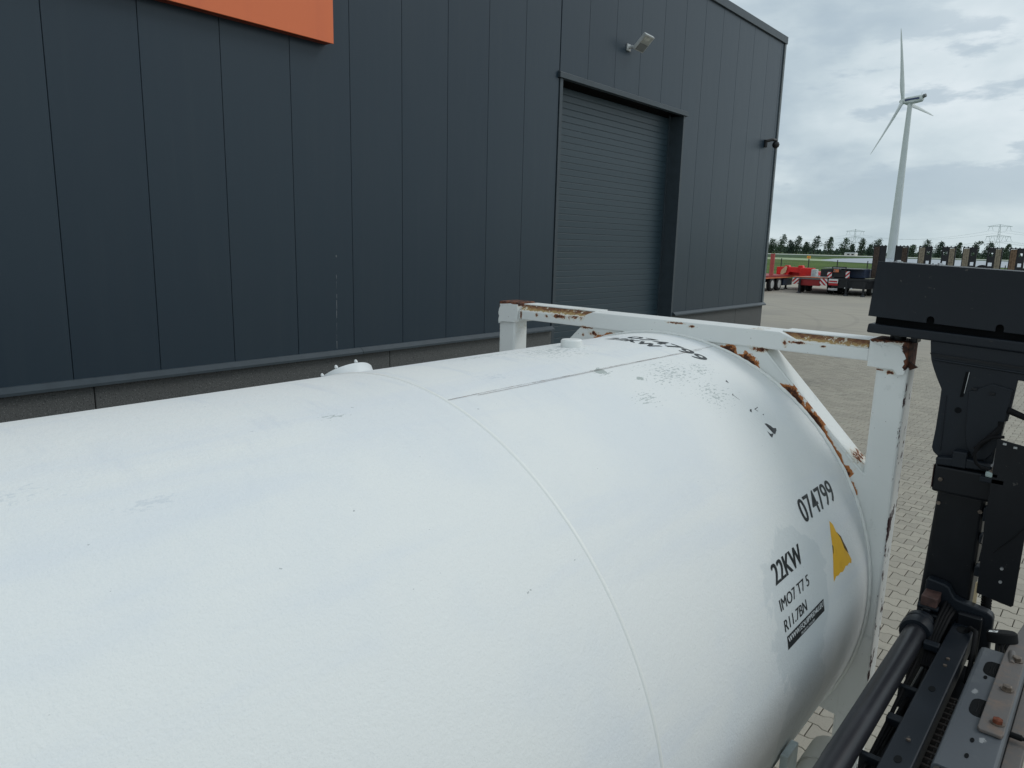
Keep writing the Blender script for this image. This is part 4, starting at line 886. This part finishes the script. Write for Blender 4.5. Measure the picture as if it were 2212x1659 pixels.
TREES = [(22.35, .0180, 11, .14, 'windswept tree half hidden behind the hall corner'), (21.35, .0125, 10, .05, 'broad low round tree just right of the hall corner'), (20.68, .0178, 9, .14, 'tall windswept tree second to the right of the hall corner'),
         (20.05, .0110, 8, .05, 'low dark bushy tree between tall windswept trees above the red post'), (19.62, .0165, 8.5, .14, 'windswept tree above the left end of the red gooseneck'), (18.98, .0100, 6.5, .04, 'small round tree above the middle of the red gooseneck'),
         (18.45, .0176, 9.5, .16, 'windswept tree above the yellow fence sign'), (17.52, .0172, 8, .12, 'lone slender windswept tree left of the far lattice pylon'), (16.45, .0153, 9, .08, 'full rounded tree directly left of the far lattice pylon'),
         (15.98, .0085, 5, .03, 'small tree at the foot of the far lattice pylon'), (15.38, .0150, 8, .12, 'windswept tree right of the far lattice pylon'), (14.42, .0150, 8, .12, 'tree standing above the first dark ramp left of the turbine'), (14.85, .0080, 6, .04, 'low bush-like tree left of the first dark ramp'),
         (12.25, .0088, 7, .05, 'low tree right of the second dark ramp'), (11.42, .0147, 8, .14, 'windswept tree rising above the third ramp'), (10.62, .0125, 8.5, .10, 'leaning tree between the third and fourth ramps'),
         (9.60, .0128, 7, .12, 'tree rising behind the right edge of the fourth ramp'), (8.62, .0148, 8, .22, 'strongly leaning tree rising above the fifth ramp'), (7.85, .0132, 8, .14, 'leaning tree left of the near lattice pylon foot'), (6.92, .0118, 7, .12, 'tree right of the near lattice pylon foot'), (5.6, .0120, 8, .12, 'tree at the right edge of the photo behind the last ramp')]
for i, (az, el, w_, lean, lab) in enumerate(TREES):
    rg = random.Random(100+i); D = 640+rg.uniform(-8, 8); b_ = azv(az)*D; h_ = CH+el*D
    tr = thing('tree', tuple(b_), lab+', far on the horizon', 'tree', 'trees along the horizon')
    MB().tube([b_, b_+Vector((0, -lean*h_*.1, h_*.45)), b_+Vector((0, -lean*h_*.5, h_*.8))], [.35, .25, .1], 6).build('trunk', M_bark, tr)
    cm = MB(); crown(cm, b_, h_, w_*1.18, lean, 1100, rg); cm.build('crown', M_leaf if i % 3 else M_leaf2, tr)
rg = random.Random(5); hb = MB()
for k in range(16000):
    az = rg.uniform(-8, 38); D = rg.uniform(690, 730); h_ = 2.4+(1.8 if az > 18.5 else 0)+1.8*(.5+.5*sin(az*3.1))*(.6+.4*sin(az*11.3+1))+.5*sin(az*29)+.6*sin(az*17+2)
    b_ = azv(az)*D; p_ = b_+Vector((0, 0, h_*1.25*rg.random()**.8)); q_ = rg.uniform(.5, 1.1)
    a_ = Vector((rg.gauss(0, 1), rg.gauss(0, 1), rg.gauss(0, 1))).normalized(); c2 = a_.cross(Vector((rg.gauss(0, 1), rg.gauss(0, 1), rg.gauss(0, 1)))).normalized(); hb.add([p_+a_*q_, p_+c2*q_, p_-a_*q_, p_-c2*q_*.8], [(0, 1, 2, 3)])
tag(hb.build('hedge_belt', M_leaf2), 'continuous dark belt of distant bushes below the trees on the horizon', 'hedge', kind='stuff')
fh = thing('farmhouse', tuple(azv(16.0)*600), 'tiny low pale farm building below the far lattice pylon', 'building')
b_ = azv(16.0)*600
MB().box(b_.x-3, b_.x+3, b_.y-3.8, b_.y+3.8, 0, 1.6).build('wall', M_greyplas, fh); MB().prism([(b_.y-4, 1.6), (b_.y+4, 1.6), (b_.y+3.2, 2.3), (b_.y-3.2, 2.3)], 'x', b_.x-3.3, b_.x+3.3).build('roof', M_whitebox, fh)
for k in (-2, 1): MB().box(b_.x-3.06, b_.x-3.0, b_.y+k-.8, b_.y+k+.8, .5, 1.3).build('window', M_gap, fh)

# ------------------------------------------------------------------ fence and yellow sign
fn = thing('mesh_fence', (75, 12, 0), 'dark wire mesh fence running along the far edge of the yard', 'fence')
for k in range(-6, 18): MB().box(74.96, 75.04, 28.14-2.74*k-.035, 28.14-2.74*k+.035, -.1, 2.15).build('post', M_fence, fn)
wmsh = MB()
for k in range(0, 5): wmsh.box(74.998, 75.002, -16, 44, .15+k*.44, .154+k*.44)
for k in range(300): y = -16+k*.2; wmsh.box(74.998, 75.002, y, y+.003, .15, 1.92)
tag(wmsh.build('wire_mesh', M_fence, fn), kind='stuff')
ys = thing('notice_sign', (74.9, 25.4, 2.1), 'small yellow notice on top of the mesh fence above the red gooseneck', 'sign')
MB().box(74.86, 74.88, 25.22, 25.58, 2.20, 2.46).build('notice_board', M_yellow, ys); MB().box(74.84, 74.858, 25.30, 25.50, 2.26, 2.40).build('notice_print', M_orangeplate, ys); MB().box(74.88, 74.92, 25.38, 25.42, 1.9, 2.46).build('notice_post', M_fence, ys)

# ------------------------------------------------------------------ trailers
def wheel(par, X, Y, r_=.49, w_=.28, out_=-1):
    t1 = MB().tube([(X, Y, r_), (X, Y-out_*.03, r_), (X, Y-out_*(w_-.03), r_), (X, Y-out_*w_, r_)], [r_*.9, r_, r_, r_*.9], 28).build('wheel', M_tyre, par, smooth=True)
    MB().tube([(X, Y+out_*.012, r_), (X, Y+out_*.010, r_), (X, Y+out_*.002, r_)], [r_*.12, r_*.30, r_*.60], 20).build('rim', M_rim, t1, smooth=True); return t1
def hazard(par, X, y0, y1, z0, z1, flip=1):
    hb_ = MB().box(X-.02, X, y0, y1, z0, z1).build('hazard_board', M_hzw, par)
    w_ = y1-y0; h_ = z1-z0; s_ = MB(); st = .30
    k = -4
    while k*st < w_+h_:
        # stripe: y + flip*z between k*st and k*st+st/2, clipped to the board
        poly = [(0, 0), (w_, 0), (w_, h_), (0, h_)]
        def clip(poly, c_, sgn):
            o_ = []
            for i in range(len(poly)):
                a_, b2 = poly[i], poly[(i+1) % len(poly)]; fa = sgn*((a_[0] if flip > 0 else w_-a_[0])+a_[1]-c_); fb = sgn*((b2[0] if flip > 0 else w_-b2[0])+b2[1]-c_)
                if fa >= 0: o_.append(a_)
                if fa*fb < 0: t_ = fa/(fa-fb); o_.append((a_[0]+(b2[0]-a_[0])*t_, a_[1]+(b2[1]-a_[1])*t_))
            return o_
        p_ = clip(poly, k*st, 1); p_ = clip(p_, k*st+st/2, -1) if len(p_) > 2 else []
        if len(p_) > 2: s_.prism([(y0+a_, z0+b2) for a_, b2 in p_], 'x', X-.026, X-.021)
        k += 1
    if s_.f: s_.build('hazard_stripes', M_hzr, hb_)
def leg(par, X, Y):
    l_ = MB().box(X-.06, X+.06, Y-.06, Y+.06, .12, 1.0).build('landing_leg', M_tblack, par); MB().tube([(X, Y, 0), (X, Y, .05), (X, Y, .13)], [.17, .15, .06], 12).build('foot', M_tblack, l_)
# red platform trailer at the hall corner
T1 = thing('platform_trailer', (53, 21.6, 0), 'faded red platform trailer with upright posts and twin wheels beside the hall corner', 'trailer')
MB().box(46, 57.2, 20.42, 22.95, .98, 1.13).build('deck', M_deckred, T1); MB().box(46, 57.3, 20.40, 20.45, .92, 1.0).build('side_marker_rail', M_orangeplate, T1); MB().box(46, 57, 20.9, 22.4, .62, .98).build('chassis', M_dred, T1)
for X in (53.05, 54.40): wheel(T1, X, 20.42); wheel(T1, X, 22.9, out_=1)
MB().box(55.4, 57.2, 20.5, 20.9, .35, .85).build('tool_box', M_tblue, T1)
for (X, Y) in ((53.2, 20.62), (50.8, 20.62), (53.2, 22.75)): MB().box(X-.06, X+.06, Y-.14, Y+.14, 1.13, 2.70).build('stanchion', M_pink, T1)
T1b = thing('gooseneck', (57, 20.2, 0), 'bright red gooseneck with raised lugs behind the striped hazard boards', 'trailer part')
def Zs(z, X): return CH+(z-CH)*X/53
MB().prism([(21.55, 1.04), (21.55, 1.70), (21.0, 1.72), (20.9, 1.84), (20.65, 1.84), (20.6, 1.72), (19.95, 1.72), (19.9, 1.86), (19.6, 1.86), (19.55, 1.70), (18.76, 1.70), (18.72, 1.0), (19.7, 1.0), (19.8, 1.30), (20.55, 1.34), (20.65, 1.08)], 'x', 56.6, 57.0).build('neck_frame', M_red, T1b, bevel=.02)
MB().box(57.0, 61.5, 19.0, 21.4, .95, 1.35).build('neck_beam', M_red, T1b); MB().box(56.4, 56.62, 18.75, 19.7, 1.02, 1.66).build('valve_box', M_red, T1b, bevel=.01)
MB().prism([(21.2, 1.15), (21.15, 1.45), (20.85, 1.78), (20.72, 1.70), (20.80, 1.30), (21.0, 1.15)], 'x', 56.5, 56.56).build('guard_panel', M_cream, T1b)
MB().box(56.0, 56.5, 18.35, 18.72, 1.05, 1.62).build('side_locker', M_whitebox, T1b, bevel=.02)
MB().box(56.55, 56.6, 20.0, 21.5, 1.0, 1.06).build('marker_lights', M_orangeplate, T1b)
for y in (19.2, 21.1): leg(T1b, 57.6, y)
T2 = thing('low_loader_trailer', (53, 17.75, 0), 'dark red low loader trailer with red and white striped boards at both rear corners', 'trailer', 'trailers parked in a row')
MB().box(53.0, 61, 16.55, 18.95, 1.0, 1.12).build('deck', M_tgrey, T2); MB().box(53.05, 53.3, 17.1, 18.4, .55, 1.0).build('rear_beam', M_dred, T2, bevel=.02); MB().box(53.3, 60.5, 17.0, 18.5, .60, 1.0).build('chassis', M_dred, T2)
hazard(T2, 53.0, 18.47, 18.96, .62, 1.05, 1); hazard(T2, 53.0, 16.55, 17.05, .62, 1.08, -1)
for X in (54.5, 55.9): wheel(T2, X, 16.6); wheel(T2, X, 18.9, out_=1)
leg(T2, 52.9, 18.40)
MB().box(53.0, 53.5, 16.55, 18.9, 1.1, 1.16).build('bed_edge', M_orangeplate, T2)
T3 = thing('low_loader_trailer', (53, 15.2, 0), 'black low loader trailer with a headboard frame and two raised striped boards', 'trailer', 'trailers parked in a row')
MB().box(53.05, 62, 13.9, 16.5, 1.02, 1.18).build('deck', M_tblack, T3); MB().box(53.6, 62, 13.95, 14.3, 1.181, 1.21).build('deck_edge', M_meadow2, T3); MB().box(53.1, 61, 14.0, 16.3, .50, 1.02).build('chassis', M_tblack, T3)
hbx = MB().box(53.0, 53.06, 15.39, 16.33, 1.88, 1.95).box(53.0, 53.06, 15.39, 15.45, 1.2, 1.88).box(53.0, 53.06, 16.27, 16.33, 1.2, 1.88); hbx.build('headboard_frame', M_tblack, T3)
MB().box(53.1, 55.5, 15.4, 17.1, 1.22, 1.74).build('equipment_box', M_tblack, T3, bevel=.02); MB().box(53.6, 56.5, 14.35, 15.9, 1.22, 1.80).build('equipment_box', M_tblue, T3, bevel=.02)
MB().box(53.1, 55, 14.4, 17.0, 1.80, 1.84).build('box_lid', M_tgrey, T3)
hazard(T3, 53.0, 16.30, 16.60, 1.18, 1.56, 1); hazard(T3, 53.0, 15.14, 15.39, 1.20, 1.66, 1)
MB().box(52.94, 52.98, 15.86, 16.20, 1.57, 1.76).build('orange_plate', M_orangeplate, T3); MB().box(52.92, 52.938, 16.08, 16.17, 1.61, 1.72).build('plate_print', M_tgrey, T3)
MB().box(52.95, 53.0, 15.84, 16.45, .82, 1.10).build('number_board', M_hzw, T3); MB().box(52.94, 52.948, 15.88, 16.41, .88, .98).build('board_print', M_hzr, T3); MB().box(52.95, 53.0, 15.84, 16.45, .66, .81).build('tail_light', M_hzr, T3)
for k in range(2): MB().box(52.95, 53.0, 15.84, 16.45, .33+.08*k, .38+.08*k).build('white_bar', M_hzw, T3)
for y in (15.2, 14.1): leg(T3, 52.8, y)
for X in (55, 56.4): wheel(T3, X, 14.1); wheel(T3, X, 16.4, out_=1)
for (y, z) in ((15.35, .52), (14.95, .50)): MB().tube([(53.0, y, z), (53.09, y, z)], .05, 10).build('tail_lamp', M_hzw, T3)
# trailers with folded-up ramps
RCOL = [(M_woodd, M_woodd), (M_wood, M_wood), (M_wood, M_wood), (M_woodb, M_wood)]
labs = ['trailer with two dark brown ramps folded up, partly behind the turbine tower', 'trailer with two pale wooden ramps folded up, second pair of ramps from the left', 'trailer with folded-up ramps in front of the near lattice pylon, spare wheel between them', 'trailer with brown folded-up ramps at the right edge of the photo']
def ramp(par, Yc, wood_left, wood, dark=False, X=54.9):
    w_ = .40; z0, z1 = 1.05, 3.44
    fr = MB()
    fr.box(X, X+.12, Yc+w_-.04, Yc+w_, z0, z1).box(X, X+.12, Yc-w_, Yc-w_+.05, z0, z1).box(X, X+.12, Yc-w_, Yc+w_, z1-.06, z1).box(X, X+.12, Yc-w_, Yc+w_, z0, z0+.06).box(X, X+.12, Yc-.035, Yc+.015, z0, z1)
    r_ = fr.build('ramp', M_tblack, par)
    a_, b2 = (Yc+.02, Yc+w_-.045) if wood_left else (Yc-w_+.055, Yc-.04)
    for k in range(3):
        yy = a_+(b2-a_)*k/3; MB().box(X-.015, X+.09, yy+.004, yy+(b2-a_)/3-.004, z0+.05, z1-.07-.01*k).build('plank', wood, r_)
    a_, b2 = (Yc-w_+.05, Yc-.035) if wood_left else (Yc+.015, Yc+w_-.04)
    for k, (zc, hh) in enumerate([(z1-.17, .14), (z1-.72, .20), (z1-1.30, .16), (z1-1.80, .16), (z0+.2, .15)]):
        MB().box(X+.01, X+.10, a_, b2, zc-hh, zc+hh).build('rung', M_tblack, r_)
    for k in range(4): MB().box(X+.02, X+.08, Yc-w_+.05+k*.22, Yc-w_+.12+k*.22, z1, z1+.05).build('ramp_lug', M_tblack, r_)
    MB().box(X+.02, X+.10, a_, a_+.07, z0+.06, z1-.06).build('ladder_side', M_tblack, r_); MB().box(X+.02, X+.10, b2-.05, b2, z0+.06, z1-.06).build('ladder_side', M_tblack, r_)
    if dark: MB().box(X+.03, X+.06, a_, b2, z0, z1-.05).build('back_plate', M_tblack, r_)
    return r_
for i, yc in enumerate((13.20, 10.42, 7.88, 5.35)):
    T = thing('ramp_trailer', (55, yc, 0), labs[i], 'trailer', 'trailers with folded-up ramps')
    MB().box(55.05, 64, yc-1.27, yc+1.27, .95, 1.10).build('deck', M_tgrey if i else M_dred, T); MB().box(55.1, 63, yc-.6, yc+.6, .5, .95).build('chassis', M_tblack, T); MB().box(54.95, 55.05, yc-1.25, yc+1.25, .70, 1.05).build('rear_beam', M_tblack, T)
    for X in (57, 58.35): wheel(T, X, yc-1.25); wheel(T, X, yc+1.25, out_=1)
    ramp(T, yc+.70, True, RCOL[i][0], i == 0); ramp(T, yc-.66, False, RCOL[i][1], i == 0)
    if i >= 2:
        sw = MB().tube([(55.3, yc-.02, 1.93), (55.33, yc-.02, 1.93), (55.55, yc-.02, 1.93), (55.58, yc-.02, 1.93)], [.38, .43, .43, .38], 28).build('spare_wheel', M_tyre, T, smooth=True); MB().tube([(55.28, yc-.02, 1.93), (55.31, yc-.02, 1.93)], [.2, .26], 20).build('rim', M_rim, sw)
    MB().box(54.9, 54.95, yc+1.0, yc+1.2, .75, .95).build('tail_light', M_hzr, T)
